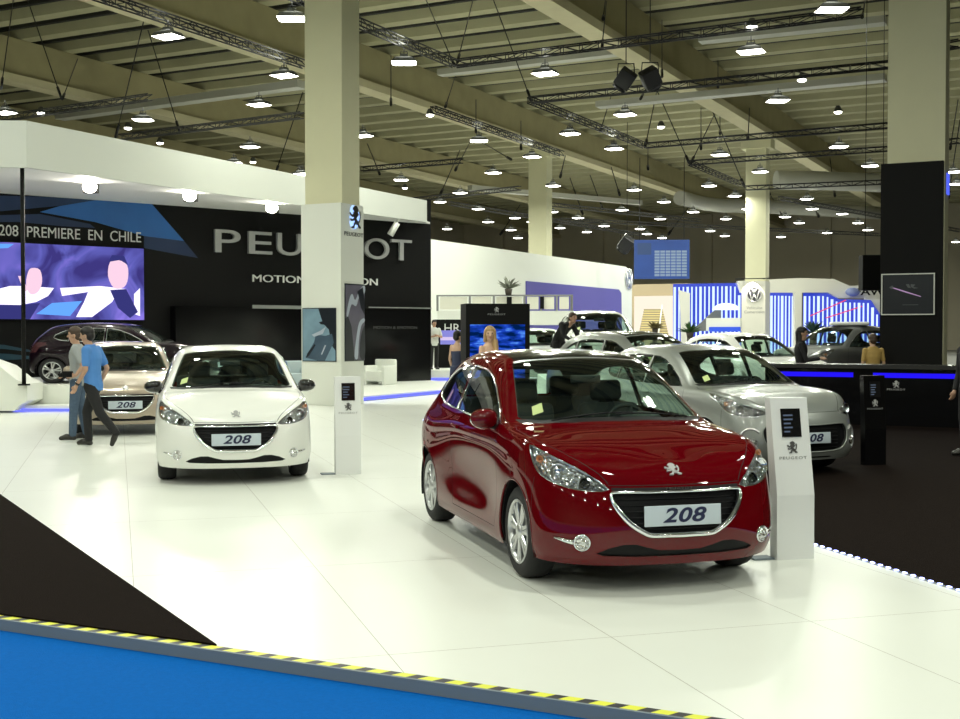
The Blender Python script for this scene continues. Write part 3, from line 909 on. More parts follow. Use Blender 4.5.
        for (sx, sy, w_) in ((1.98, .36, .25), (1.98, -.36, .25), (2.92, .34, .30), (2.92, -.34, .30)):
            q = MB(); q.M = Matrix.Translation(X(sx, sy, 0))
            q.bbox(-.05, .48, -w_, w_, .40, .58, .05)
            q.M = Matrix.Translation(X(sx, sy, .52)) @ Matrix.Rotation(-.28, 4, 'Y')
            q.bbox(-.10, .03, -w_, w_, .0, .60, .05)
            so = q.build('seat', M_SEAT, root)
            q = MB(); q.M = Matrix.Translation(X(sx, sy, .52)) @ Matrix.Rotation(-.28, 4, 'Y')
            q.bbox(-.09, .01, -.13, .13, .62, .79, .04)
            q.cyl((-.04, -.05, .58), (-.04, -.05, .66), .006, 6); q.cyl((-.04, .05, .58), (-.04, .05, .66), .006, 6)
            q.build('headrest', M_SEAT, so)
        q = MB(); q.bbox(*sorted((X(1.70, 0, 0).x, X(1.74, 0, 0).x)), -.12, .12, 1.27 * scale[2], 1.33 * scale[2], .012); q.build('rear_view_mirror', M_DASH, root)
        q = MB()
        for s in both:   # door inner trim
            y0, y1 = sorted((s * .70 * scale[1], s * .765 * scale[1]))
            q.box(*sorted((X(1.3, 0, 0).x, X(3.35, 0, 0).x)), y0, y1, .34, .97 * scale[2])
        q.box(*sorted((X(3.1, 0, 0).x, X(3.6, 0, 0).x)), -.62 * scale[1], .62 * scale[1], .85, .98 * scale[2])
        q.build('cabin_trim', M_DASH, root)
        # sticker on the screen
        M0 = None
        sx = -1
        c4 = []
        for x_, y_ in ((1.205, .515), (1.205, .595), (1.29, .575), (1.29, .50)):
            p, n = bd.hit(x_, y_, TOP); c4.append(kit.X(p + n * .004, sx))
        q = MB(); q.poly3(c4, (.0, 0, .002)); q.build('sticker', M_STICK, root)
    return root
R_PLATE = -.06
def smooth3(pl, n=4):
    out = []
    for i in range(len(pl) - 1):
        p0, p1, p2, p3 = pl[max(0, i - 1)], pl[i], pl[i + 1], pl[min(len(pl) - 1, i + 2)]
        for k in range(n):
            t = k / n
            out.append(.5 * ((2 * p1) + (p2 - p0) * t + (2 * p0 - 5 * p1 + 4 * p2 - p3) * t * t + (3 * p1 - p0 - 3 * p2 + p3) * t ** 3))
    return out + [pl[-1]]
# ------------------------------------------------------------------ hall grid
U = V((.4529, .8916, 0))          # away along the beams
W = V((.8916, -.4529, 0))         # to the right, along the roof ribs
ZUP = V((0, 0, 1))
GM = Matrix((W, U, ZUP)).transposed().to_4x4()
def g2w(x, y, z=0): return GM @ V((x, y, z))
def w2g(p): return (V(p).dot(W), V(p).dot(U))
FLOOR_DZ = -.058
M_CONC = mat('hall_floor_concrete', (.34, .34, .32), .5, noise=(2, .12))
M_COL = mat('column_cream_paint', (.74, .72, .50), .8, noise=(1.5, .05))
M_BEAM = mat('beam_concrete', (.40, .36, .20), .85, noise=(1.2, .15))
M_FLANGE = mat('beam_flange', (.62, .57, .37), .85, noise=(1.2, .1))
M_RIB = mat('roof_rib_concrete', (.45, .43, .27), .9, noise=(1, .12))
M_DECK = mat('roof_deck', (.27, .28, .20), .9, noise=(3, .2))
M_DK = mat('roof_gap', (.03, .03, .025), .9)
M_HALLW = mat('hall_wall_tan', (.60, .55, .42), .9, noise=(.3, .08))
M_TRUSS = mat('truss_black', (.02, .02, .022), .5, .3)
M_TRUSSG = mat('truss_grey', (.12, .12, .12), .5, .5)
M_WHITE = mat('stand_white', (.80, .82, .76), .45)
M_WHITE2 = mat('pedestal_white', (.80, .81, .80), .4)
M_CEIL_W = mat('soffit_white', (.80, .80, .78), .5)
M_BLKW = mat('stand_black_gloss', (.004, .004, .0045), .15, spec=.35)
M_BLKM = mat('stand_black_matt', (.006, .006, .006), .6, spec=.15)
M_CARPETK = mat('carpet_black', (.010, .0065, .005), 1.0, spec=.05, noise=(30, .4), bump=(120, .6))
M_CARPETB = mat('carpet_blue', (.0, .115, .46), 1.0, spec=.1, noise=(40, .15), bump=(150, .4))
M_GREYEDGE = mat('edge_grey', (.17, .21, .24), .6)
M_LED = lamp_mat('led_blue', (.12, .14, 1.0), 1.8)
M_LEDW = lamp_mat('led_cool', (.40, .45, 1.0), 6.0)

def struct(mb, name, m, **k): return tag(mb.build(name, m, **k), kind='structure')

X0, X1, Y0, Y1 = -64, 62, -30, 122
ZR = 13.8
fl = MB(); fl.M = GM; fl.box(X0, X1, Y0, Y1, FLOOR_DZ - .3, FLOOR_DZ - .02); struct(fl, 'floor', M_CONC)
wl = MB(); wl.M = GM; wl.box(X0, X1, Y1, Y1 + .4, FLOOR_DZ, 15.5); struct(wl, 'wall_back', M_HALLW)
wl = MB(); wl.M = GM; wl.box(X0 - .4, X0, Y0, Y1, FLOOR_DZ, 15.5); struct(wl, 'wall_left', M_HALLW)
wl = MB(); wl.M = GM; wl.box(X1, X1 + .4, Y0, Y1, FLOOR_DZ, 15.5); struct(wl, 'wall_right', M_HALLW)
wl = MB(); wl.M = GM; wl.box(X0, X1, Y0 - .4, Y0, FLOOR_DZ, 15.5); struct(wl, 'wall_front', M_HALLW)
# pilasters of the far wall
for i, xx in enumerate(range(-60, 60, 12)):
    q = MB(); q.M = GM; q.box(xx, xx + 1.1, Y1 - .5, Y1, FLOOR_DZ, 13.8); struct(q, 'trim_%d' % (i + 1), M_HALLW)
# roof: trough slabs between the beams
rf = MB(); rf.M = GM; PITCHR = 2.35
rf.mi = 1; rf.box(X0, X1, Y0, Y1, 14.75, 14.9)
y = Y0
while y < Y1:
    a = y
    # a trapezoidal rib, open deck, narrow dark joint
    vs = []
    for x in (X0, X1):
        vs += [(x, a, 14.75), (x, a + .40, 13.87), (x, a + 1.0, 13.87), (x, a + 1.4, 14.75)]
    rf.mi = 0; rf.add(vs, [(0, 4, 5, 1), (1, 5, 6, 2), (2, 6, 7, 3)], False)
    rf.mi = 2; rf.box(X0, X1, a - .16, a + .03, 14.15, 14.74)
    y += PITCHR
struct(rf, 'ceiling', [M_RIB, M_DECK, M_DK], recalc=False)
# main beams
nb = 0
for bx in (-52.4, -40.1, -27.8, -15.5, -3.2, 9.1, 21.4, 33.7, 46):
    q = MB(); q.M = GM
    h = .42
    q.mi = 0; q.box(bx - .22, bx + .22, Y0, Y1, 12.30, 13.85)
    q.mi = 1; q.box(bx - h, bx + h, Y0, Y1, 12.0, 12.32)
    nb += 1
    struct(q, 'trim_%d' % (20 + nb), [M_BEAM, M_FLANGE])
# columns
COLS = [(-15.46, 22.99, .50, .36), (-3.16, 25.99, .55, .36), (-27.77, 62.2, .55, .4), (-16.06, 64.7, .55, .4)]
def gpx(px, py, d): return w2g(at(px, py, d))
labels = ['cream concrete column rising out of the white clad box beside the white car',
          'cream concrete column rising out of the black clad box at the right',
          'cream concrete column behind the long white stand wall, half hidden by it',
          'cream concrete column with the round badge sign in front of the blue striped stand']
for (cx, cy, hw, hd), lb in zip(COLS, labels):
    q = MB(); q.M = GM; q.box(cx - hw, cx + hw, cy - hd, cy + hd, FLOOR_DZ, 12.02)
    if cy > 40: q.box(cx - hw - .25, cx + hw + .25, cy - hd - .1, cy + hd + .1, 11.5, 12.01)
    tag(q.build('column', M_COL), lb, 'column')
# ------------------------------------------------------------------ floors of the stand
seam_mat = bpy.data.materials.new('floor_white_panels'); seam_mat.use_nodes = True
nt = seam_mat.node_tree; bs = nt.nodes['Principled BSDF']
bs.inputs['Roughness'].default_value = .22; bs.inputs['Specular IOR Level'].default_value = .22
tc = nt.nodes.new('ShaderNodeTexCoord')
def nmath(op, a, b=None, c=None):
    n = nt.nodes.new('ShaderNodeMath'); n.operation = op
    for i, x in enumerate((a, b, c)):
        if x is None: continue
        if isinstance(x, (int, float)): n.inputs[i].default_value = x
        else: nt.links.new(x, n.inputs[i])
    return n.outputs[0]
sep = nt.nodes.new('ShaderNodeSeparateXYZ')
nt.links.new(tc.outputs['Object'], sep.inputs[0])
sc_ = nmath('ADD', nmath('MULTIPLY', sep.outputs[0], .957), nmath('MULTIPLY', sep.outputs[1], .289))
tc_ = nmath('ADD', nmath('MULTIPLY', sep.outputs[0], -.289), nmath('MULTIPLY', sep.outputs[1], .957))
a_ = nmath('ABSOLUTE', nmath('SUBTRACT', nmath('FRACT', nmath('ADD', nmath('DIVIDE', nmath('SUBTRACT', sc_, .09), 1.235), .5)), .5))
b_ = nmath('ABSOLUTE', nmath('SUBTRACT', nmath('FRACT', nmath('ADD', nmath('DIVIDE', nmath('SUBTRACT', tc_, 6.01), 2.44), .5)), .5))
la = nmath('LESS_THAN', a_, .0016); lb_ = nmath('LESS_THAN', b_, .0009)
ln = nmath('MAXIMUM', la, lb_)
nz = nt.nodes.new('ShaderNodeTexNoise'); nz.inputs['Scale'].default_value = .8; nz.inputs['Detail'].default_value = 6
nt.links.new(tc.outputs['Object'], nz.inputs['Vector'])
mx = nt.nodes.new('ShaderNodeMix'); mx.data_type = 'RGBA'
mx.inputs['A'].default_value = (.76, .78, .72, 1); mx.inputs['B'].default_value = (.82, .84, .78, 1)
nt.links.new(nz.outputs['Fac'], mx.inputs['Factor'])
mx2 = nt.nodes.new('ShaderNodeMix'); mx2.data_type = 'RGBA'
nt.links.new(ln, mx2.inputs['Factor']); nt.links.new(mx.outputs['Result'], mx2.inputs['A'])
mx2.inputs['B'].default_value = (.30, .27, .22, 1)
nt.links.new(mx2.outputs['Result'], bs.inputs['Base Color'])
mr_ = nt.nodes.new('ShaderNodeMapRange'); mr_.inputs['To Min'].default_value = .27; mr_.inputs['To Max'].default_value = .33
nt.links.new(nz.outputs['Fac'], mr_.inputs['Value']); nt.links.new(mr_.outputs[0], bs.inputs['Roughness'])

fa = ground(0, 619); fb = ground(690, 719)           # front edge
ed = (fb - fa).normalized(); perp = V((-ed.y, ed.x, 0))   # perp points away
e1 = ground(960, 592); e2 = ground(422, 420)         # lit right edge
rd = (e2 - e1).normalized()
def isect(p, d, q, e):
    den = d.x * e.y - d.y * e.x
    t = ((q.x - p.x) * e.y - (q.y - p.y) * e.x) / den
    return p + d * t
FL = fa - ed * 9; FR = isect(fa, ed, e1, rd)
CORN = e2; FAR = e2 + U * 18
poly = [FL, FR, CORN, FAR, V((-2, 42, 0)), V((-22, 42, 0)), V((-22, 12, 0))]
q = MB(); q.slab([(p.x, p.y) for p in poly], FLOOR_DZ, 0)
tag(q.build('floor', seam_mat, loc=(0, 0, 0)), kind='structure')
# grey edge profile and hazard tape along the front
hz = bpy.data.materials.new('hazard_tape'); hz.use_nodes = True
nt2 = hz.node_tree; bh = nt2.nodes['Principled BSDF']; bh.inputs['Roughness'].default_value = .5
tc2 = nt2.nodes.new('ShaderNodeTexCoord'); sp2 = nt2.nodes.new('ShaderNodeSeparateXYZ'); nt2.links.new(tc2.outputs['Object'], sp2.inputs[0])
def m2(op, a, b):
    n = nt2.nodes.new('ShaderNodeMath'); n.operation = op
    for i, x in enumerate((a, b)):
        if isinstance(x, (int, float)): n.inputs[i].default_value = x
        else: nt2.links.new(x, n.inputs[i])
    return n.outputs[0]
dd = m2('ADD', sp2.outputs[0], m2('MULTIPLY', sp2.outputs[1], -.5))
st_ = m2('LESS_THAN', m2('FRACT', m2('DIVIDE', dd, .145), 0), .55)
mxh = nt2.nodes.new('ShaderNodeMix'); mxh.data_type = 'RGBA'
nt2.links.new(st_, mxh.inputs['Factor']); mxh.inputs['A'].default_value = (.018, .018, .025, 1); mxh.inputs['B'].default_value = (.78, .80, .05, 1)
nt2.links.new(mxh.outputs['Result'], bh.inputs['Base Color'])
EM = Matrix((ed, perp, ZUP)).transposed().to_4x4(); EM.translation = fa
ln_ = (FR - fa).length
q = MB(); q.box(-9, ln_, 0.0, .062, 0, .003)
o = q.build('hazard_tape', hz, loc=(0, 0, 0)); o.matrix_world = EM; tag(o, 'yellow and black striped tape along the front edge of the raised white floor', 'tape')
q = MB(); q.box(-9, ln_, -.02, -.001, FLOOR_DZ - .018, .004); o = q.build('trim_1', M_GREYEDGE, loc=(0, 0, 0)); o.name = 'trim_50'; o.matrix_world = EM; tag(o, kind='structure')
# blue carpet of the aisle
A1 = fa - ed * 12 - perp * .0; A2 = fa + ed * 14
q = MB(); q.slab([(A1.x, A1.y), (A2.x, A2.y), (A2.x - perp.x * 9, A2.y - perp.y * 9), (A1.x - perp.x * 9, A1.y - perp.y * 9)][::-1], FLOOR_DZ - .02, FLOOR_DZ)
tag(q.build('aisle_carpet', M_CARPETB), 'bright blue carpet of the aisle in front of the raised white floor', 'carpet')
# black carpet triangle at the left
t0 = ground(0, 495); t1 = ground(222, 650); td = (t0 - t1).normalized()
t1b = isect(t1, td, fa + perp * .066, ed)
t2 = t0 + td * 9
q = MB(); q.slab([(p.x, p.y) for p in (t1b, t2, fa - ed * 9 + perp * .066 + td * 0)], .0005, .012)
tag(q.build('carpet', M_CARPETK), 'black carpet wedge lying on the white floor at the lower left', 'carpet')
# black carpet of the right half
FR2 = FR + ed * 14
q = MB(); far1 = g2w(-8, 48); far2 = g2w(24, 34)
pts = [FR, FR2, V((24, 8, 0)), far2, far1, FAR, CORN]
off = V((.02, .005, 0))
q.slab([(p.x + .02, p.y) for p in pts], FLOOR_DZ - .015, -.02)
tag(q.build('carpet', M_CARPETK), 'wide black carpet around the silver car and the dark counter', 'carpet')
# LED rope on the lit edge: rail and single lamps
ERM = Matrix((rd, V((-rd.y, rd.x, 0)), ZUP)).transposed().to_4x4(); ERM.translation = FR
le = (CORN - FR).length
root = thing('light_strip', 'cool blue LED strip along the right edge of the white floor', 'light strip', M=ERM)
q = MB(); q.box(0, le, -.030, -.002, -.012, .002); q.build('rail', M_GREYEDGE, root)
q = MB(); s = .03
while s < le:
    q.box(s, s + .030, -.026, -.006, .002, .010); s += .095
o = q.build('diode', M_LEDW, root); o['kind'] = 'stuff'
# far raised slab with blue line
k0 = ground(365, 401, 0); kd = U
SL = k0 - U * .3; SF = k0 + U * 6
q = MB(); wA = V((-12.0, 30.0, 0)); wd_ = V((10.392, 8.6, 0)).normalized(); wn_ = V((-wd_.y, wd_.x, 0))
a_ = wA - wn_ * .03 + wd_ * 13.45; b_2 = wA - wn_ * .03 + wd_ * 5.6
SP = [(SL.x, SL.y), (SF.x, SF.y), (a_.x, a_.y), (b_2.x, b_2.y), (SL.x - W.x * 3.4, SL.y - W.y * 3.4)]
q.slab(SP, .001, .12)
tag(q.build('podium', M_WHITE), 'low white podium in front of the black wall, beyond the clad column', 'podium')
KM = Matrix((U, V((-U.y, U.x, 0)), ZUP)).transposed().to_4x4(); KM.translation = SL
root = thing('light_strip', 'blue light line under the edge of the low white podium', 'light strip', M=KM)
q = MB(); q.box(0, 6.3, -.03, -.002, .02, .085); q.build('diffuser', M_LED, root)
q = MB(); q.box(0, 6.3, -.035, -.001, .0, .018); q.build('rail', M_GREYEDGE, root)
# ------------------------------------------------------------------ the main stand: black wall, white fascia
WA = V((-12.0, 30.0, 0)); WB = V((-1.608, 38.6, 0))
wdir = (WB - WA).normalized(); wn = V((-wdir.y, wdir.x, 0))       # wn points away from the viewer
def wpt(px, py, off=0.0): return onplane(px, py, WA - wn * off, wn)
def wxz(px, py):
    p = wpt(px, py); return ((p - WA).dot(wdir), p.z)
WM = frame(WA, wdir)
xl = -6.0; xr = wxz(431, 300)[0]
q = MB(); q.M = WM; q.box(xl, xr, .0, .35, .0, 5.9)
tag(q.build('display_wall', M_BLKM, loc=WA), 'tall black display wall carrying the big chrome lettering', 'wall panel')
# lower gloss wall with grey cap, in front of the tall one
x1, z1 = wxz(302, 307)
q = MB(); q.M = WM
xs = wxz(246, 306)[0]
zt = wxz(300, 307)[1]
xe = wxz(424, 307)[0]
q.box(wxz(170, 300)[0], xe, -.35, -.01, .121, zt - .03)
o = q.build('display_wall', M_BLKW, loc=WM @ V((2, 0, 0))); tag(o, 'low gloss black wall in front of the tall black wall', 'wall panel')
q = MB(); q.M = WM; q.box(xs, wxz(302, 307)[0] + 1.2, -.40, -.355, zt - .07, zt + .03)
q.box(wxz(362, 307)[0], xe, -.40, -.355, zt - .0, zt + .03)
q.build('cap_strip', mat('strip_grey', (.25, .26, .25), .4), parent=None); 
tag(bpy.data.objects['cap_strip'], 'thin grey strip along the top of the low black wall', 'strip')
# blue graphic printed across the wall
M_BL1 = mat('graphic_blue', (.02, .13, .42), .5, noise=(.5, .5)); M_BL2 = mat('graphic_deep_blue', (.008, .03, .10), .5, noise=(.4, .5))
M_TEAL = mat('graphic_teal', (.005, .05, .085), .4, noise=(.7, .6))
def wallpoly(mb, pix, off, th=.004):
    mb.poly3([wpt(a, b, off) for a, b in pix], wn * th * -1)
q = MB(); q.mi = 0
wallpoly(q, [(60, 206), (100, 199.5), (150, 202), (184, 241), (144, 236), (95, 222), (40, 212)], .004)
q.mi = 1
wallpoly(q, [(-30, 195), (60, 197), (150, 202), (100, 199.6), (58, 206), (-30, 214)], .004)
wallpoly(q, [(144, 236), (184, 241), (198, 258), (144, 248)], .004)
wallpoly(q, [(-30, 222), (20, 222), (60, 226), (95, 228), (90, 224), (40, 214), (-30, 216)], .004)
q.mi = 2
wallpoly(q, [(-30, 342), (5, 345), (30, 350), (30, 352), (5, 349), (-30, 347)], .004)
wallpoly(q, [(-30, 352), (10, 354), (30, 356), (30, 359), (5, 360), (-30, 358)], .004)
tag(q.build('wall_graphic', [M_BL1, M_BL2, M_TEAL]), 'blue streaked graphic slanting over the top of the black wall', 'graphic')
# lettering
M_LET = mat('letter_white', (.75, .76, .74), .5)
def wtext(s, pxa, pya, pxb, pyb, hpx, name, label, m, ext=.02, bold=0.0, off=.03, spacing=1.0, group=None, cat='lettering', words=False):
    a = wpt(pxa, pya, off); b = wpt(pxb, pyb, off); c = (a + b) / 2
    d = (c - CAM).y; h = hpx / F_PX * d
    vs, fs = text_verts(s, 1.0, extrude=.5, bold=0, spacing=spacing)
    w = max(v[0] for v in vs) - min(v[0] for v in vs); hh = max(v[2] for v in vs) - min(v[2] for v in vs)
    size = h / hh; sx = (b - a).length / (w * size)
    if words:
        rt = thing(name, label, cat, M=frame(c, wdir), group=group)
        full = w * size; parts = s.split(); probe = []
        widths = []
        for p_ in parts:
            v_, f_ = text_verts(p_, size, extrude=ext, sx=sx, spacing=spacing, res=6); widths.append((v_, f_, max(q[0] for q in v_) - min(q[0] for q in v_)))
        tot = (b - a).length; gap = (tot - sum(x[2] for x in widths)) / (len(parts) - 1); x_ = -tot / 2
        base_ = min(q[2] for q in widths[0][0])
        for v_, f_, w_ in widths:
            mn = min(q[0] for q in v_); z_ = base_ - min(q[2] for q in v_); m2_ = MB(); m2_.add([(q[0] - mn + x_, q[1], q[2] + z_) for q in v_], f_, False); m2_.build('word', m, rt); x_ += w_ + gap
        return rt
    mb = MB(); mb.M = frame(c, wdir)
    vs, fs = text_verts(s, size, extrude=ext, bold=bold, sx=sx, spacing=spacing, res=6)
    mb.add(vs, fs, False)
    return tag(mb.build(name, m, loc=c), label, cat, group)
wtext('208  PREMIERE  EN  CHILE', -1, 230, 141, 238.5, 10.5, 'wall_lettering', 'small white line of letters above the video screen', M_LET, ext=.006, off=.02, words=True)
# big chrome letters, each one a thing
xs_ = [(213, 238), (247, 270), (277, 301), (308, 330), (335, 358), (364, 388.5), (391, 411)]
for ch, (pa, pb) in zip('PEUGEOT', xs_):
    yc = 242.3 + (pa - 213) / 187 * 9.2
    hpx = 22.5 - (pa - 213) / 187 * 2.2
    o = wtext(ch, pa, yc, pb, yc + .6, hpx, 'chrome_letter', 'big chrome letter %s of the brand name on the black wall' % ch if ch != 'E' else
          ('big chrome letter E right after the P on the black wall' if pa < 300 else 'big chrome letter E just before the O on the black wall, behind the column'), M_SILV, ext=.05, bold=.003, off=.10, group='big chrome letters on the wall', cat='letter')
wtext('MOTION & EMOTION', 252.5, 278, 377.5, 283, 7.0, 'wall_lettering', 'white slogan letters under the big chrome letters', M_LET, ext=.02, off=.03, words=True)
wtext('MOTION & EMOTION', 373.5, 327.7, 417, 327.7, 2.6, 'wall_lettering', 'tiny grey slogan on the low gloss black wall', mat('letter_grey', (.07, .07, .07), .5), ext=.005, off=.36, words=True)
# video screen
S0 = wxz(-40, 243)[0]; S1 = wxz(142, 300)[0]; SZ0 = wxz(142, 320)[1]; SZ1 = wxz(142, 249)[1]
rt = thing('video_screen', 'wide video wall showing two people in a car in violet light', 'screen', M=WM @ Matrix.Translation(V(((S0 + S1) / 2, -.12, SZ0))))
hw = (S1 - S0) / 2; hz_ = SZ1 - SZ0
q = MB(); q.box(-hw - .03, hw + .03, .0, .115, -.03, hz_ + .03); q.build('casing', M_BLKM, rt)
E = lambda n, c, s: lamp_mat(n, c, s)
def screen_mat():
    m = bpy.data.materials.new('screen_violet'); m.use_nodes = True; n = m.node_tree; n.nodes.clear()
    out = n.nodes.new('ShaderNodeOutputMaterial'); e = n.nodes.new('ShaderNodeEmission'); t = n.nodes.new('ShaderNodeTexCoord')
    nz = n.nodes.new('ShaderNodeTexNoise'); nz.inputs['Scale'].default_value = .9; nz.inputs['Detail'].default_value = 3; nz.inputs['Distortion'].default_value = 1.2
    r = n.nodes.new('ShaderNodeValToRGB'); r.color_ramp.elements[0].color = (.05, .04, .22, 1); r.color_ramp.elements[1].color = (.30, .22, .85, 1)
    r.color_ramp.elements[0].position = .35; r.color_ramp.elements[1].position = .72
    el = r.color_ramp.elements.new(.5); el.color = (.12, .12, .50, 1)
    n.links.new(t.outputs['Object'], nz.inputs['Vector']); n.links.new(nz.outputs['Fac'], r.inputs[0]); n.links.new(r.outputs[0], e.inputs[0])
    e.inputs[1].default_value = 1.0; n.links.new(e.outputs[0], out.inputs[0]); return m
q = MB(); q.box(-hw, hw, -.012, -.001, 0, hz_); q.build('display', screen_mat(), rt)
RI = rt.matrix_world if False else (WM @ Matrix.Translation(V(((S0 + S1) / 2, -.12, SZ0))))
RIi = RI.inverted()
def spoly(mb, pix, off):
    pts = []
    for a, b in pix:
        p = RIi @ onplane(a, b, WA - wn * (.13 + off), wn)
        pts.append(V((max(-hw, min(hw, p.x)), -.014 - off, max(0.0, min(hz_, p.z)))))
    mb.poly3(pts, (0, .0012, 0))
PIC = [E('screen_white', (.85, .80, 1), 1.5), E('screen_skin', (1.0, .68, .85), 1.0), E('screen_navy', (.04, .04, .2), 1), E('screen_cyan', (.12, .35, .9), 1.2)]
for k_, (mi_, px_, of_) in enumerate([
    (0, [(60, 288), (100, 286), (126, 289), (118, 292), (112, 302), (92, 317), (76, 317), (84, 302), (88, 292), (62, 296)], .002),
    (0, [(-30, 296), (10, 286), (26, 286), (54, 288), (48, 296), (36, 302), (20, 305), (-30, 312)], .002),
    (0, [(134, 294), (140, 288), (140, 316), (134, 314)], .002),
    (1, smooth_poly([(110, 262), (118, 260), (127, 265), (128, 278), (124, 287), (114, 288), (108, 276)], 3), .004),
    (1, smooth_poly([(28, 272), (32, 268), (40, 270), (42, 282), (38, 292), (30, 294), (26, 284)], 3), .004),
    (1, [(18, 276), (22, 276), (28, 290), (24, 292)], .004),
    (2, [(108, 262), (112, 255), (124, 256), (128, 265), (120, 260)], .006),
    (2, [(110, 290), (126, 289), (138, 312), (130, 318), (118, 308)], .004),
    (2, [(-30, 304), (20, 305), (40, 303), (30, 320), (-30, 320)], .004),
    (3, [(52, 303), (82, 301), (70, 316), (36, 314)], .006),
    (3, [(-30, 243), (14, 244), (8, 248), (-30, 250)], .004)]):
    q = MB(); spoly(q, px_, of_); q.build('picture_shape', PIC[mi_], rt)

# white fascia and soffit
ZB = 5.08
fa_l = at(27, 168, 24.3); fa_l.z = 0; fa_r = at(427, 223, 38.0); fa_r.z = 0
ll = V((-15.5, 24.0, 0))
def ftop(p, px_, py_): return CAM_H + (332 - py_) / F_PX * p.y
zt_l, zt_r = CAM_H + 210.5 * 24.3 / F_PX, CAM_H + 131 * 38.0 / F_PX
zb_l, zb_r = CAM_H + 164 * 24.3 / F_PX, CAM_H + 109.5 * 38.0 / F_PX
q = MB()
def quad_wall(mb, a, b, za0, za1, zb0, zb1, th):
    n = V((-(b - a).y, (b - a).x, 0)).normalized() * th
    mb.poly3([V((a.x, a.y, za0)), V((b.x, b.y, zb0)), V((b.x, b.y, zb1)), V((a.x, a.y, za1))], n)
quad_wall(q, fa_l, fa_r, zb_l, zt_l, zb_r, zt_r, .12)
quad_wall(q, ll, fa_l - V((.01, 0, 0)), zb_l, zt_l, zb_l, zt_l, .12)
tag(q.build('fascia', mat('fascia_white', (.63, .65, .60), .5)), 'long white fascia band running above the black wall', 'fascia')
q = MB(); th_ = .06
wl_ = WA - wdir * 6; wr_ = WB
zs = 5.12
sof = [ll + V((0, .14, 0)), fa_l + V((-.05, .15, 0)), fa_r + V((-.16, 0, 0)), wr_ - wn * .01, wl_ - wn * .01]
q.poly3([V((p.x, p.y, zs if i > 2 else (zb_l + .04 if i < 2 else zb_r + .04))) for i, p in enumerate(sof)], (0, 0, .06))
tag(q.build('soffit', M_CEIL_W), 'white underside of the canopy between fascia and black wall', 'canopy')
# pole
pb = at(24, 380, 24.5)
q = MB(); q.cyl((pb.x, pb.y, .57), (pb.x, pb.y, zb_l + .02), .042, 12); q.cyl((pb.x, pb.y, .57), (pb.x, pb.y, .60), .12, 16)
tag(q.build('post', M_BLKM), 'slim black post holding up the corner of the white fascia', 'post')
# flood lights under the soffit
M_FLOOD = lamp_mat('floodlight_glow', (1.0, .93, .75), 30)
for (px, py, d, wm, lb) in ((90, 187, 27.6, 1.0, 'warm flood lamp under the canopy above the small white letters'), (190, 196, 29.8, 0, 'cool flood lamp under the canopy left of the letter P'), (272, 208, 32.6, 1, 'flood lamp under the canopy above the big letters')):
    p = at(px, py, d)
    rt = thing('flood_lamp', lb, 'lamp', loc=(p.x, p.y, p.z))
    q = MB(); q.box(-.16, .16, .0, .16, -.13, .13); q.cyl((0, .08, .10), (0, .08, .42), .02, 8); q.build('housing', M_BLKM, rt)
    q = MB(); q.ell((0, -.02, 0), .17, .05, .14, 16); q.build('bulb', M_FLOOD, rt)
    l = bpy.data.lights.new('flood_light', 'AREA'); l.energy = 90; l.shape = 'DISK'; l.size = .3; l.color = (1, .95, .82)
    lo = bpy.data.objects.new('flood_light', l); lo.location = (p.x, p.y - .12, p.z - .02)
    lo.rotation_euler = V((.25, -1, -.45)).to_track_quat('-Z', 'Y').to_euler(); COL.objects.link(lo)
p = at(394, 226, 36.6)
rt = thing('spotlight', 'white spotlight tilted under the fascia above the letter O', 'lamp', loc=p)
q = MB(); q.cyl((-.12, 0, -.28), (.10, 0, .10), .10, 14); q.build('housing', M_WHITE, rt)
q = MB(); q.cyl((.10, 0, .10), (.2, .1, .36), .02, 6); q.build('bracket', M_WHITE, rt)

# white podium with the concept car, at the left
PF = ground(14, 411.5); PR = ground(165, 411)
zP = .525
def gp(px, d): p = at(px, 380, d); return V((p.x, p.y, 0))
a = V((-12.2, 25.6, 0)); b = V((-5.2, 26.4, 0))
q = MB(); q.slab([(-15, 25.55), (-5.3, 25.55), (-5.3, 28.6), (-7.5, 30.9), (-10.9, 30.4), (-15, 27.2)], .0, zP)
tag(q.build('podium', M_WHITE), 'high white podium under the dark concept car', 'podium')
q = MB(); q.slab([(PF.x, 25.0), (-5.6, 25.0), (-5.6, 25.54), (PF.x, 25.54)], .0, .13)
tag(q.build('step', M_WHITE), 'low white step with blue light along the front of the high podium', 'step')
q = MB(); q.box(PF.x, -5.6, 24.965, 24.995, .01, .06); tag(q.build('light_strip', M_LED), 'blue light line along the low step of the high podium', 'light strip')
q = MB()
c = [(-40, 352), (0, 366.5), (8, 373), (16, 379.5), (27, 384), (27, 401), (20, 405), (14, 411), (-40, 411)]
pl = [at(x, y, 24.6) for x, y in c]
q.poly3([V((p.x, p.y, max(.001, p.z))) for p in pl], (0, .9, 0))
tag(q.build('curved_ramp_wall', M_WHITE), 'curved white side wall sweeping down at the left edge', 'wall panel')

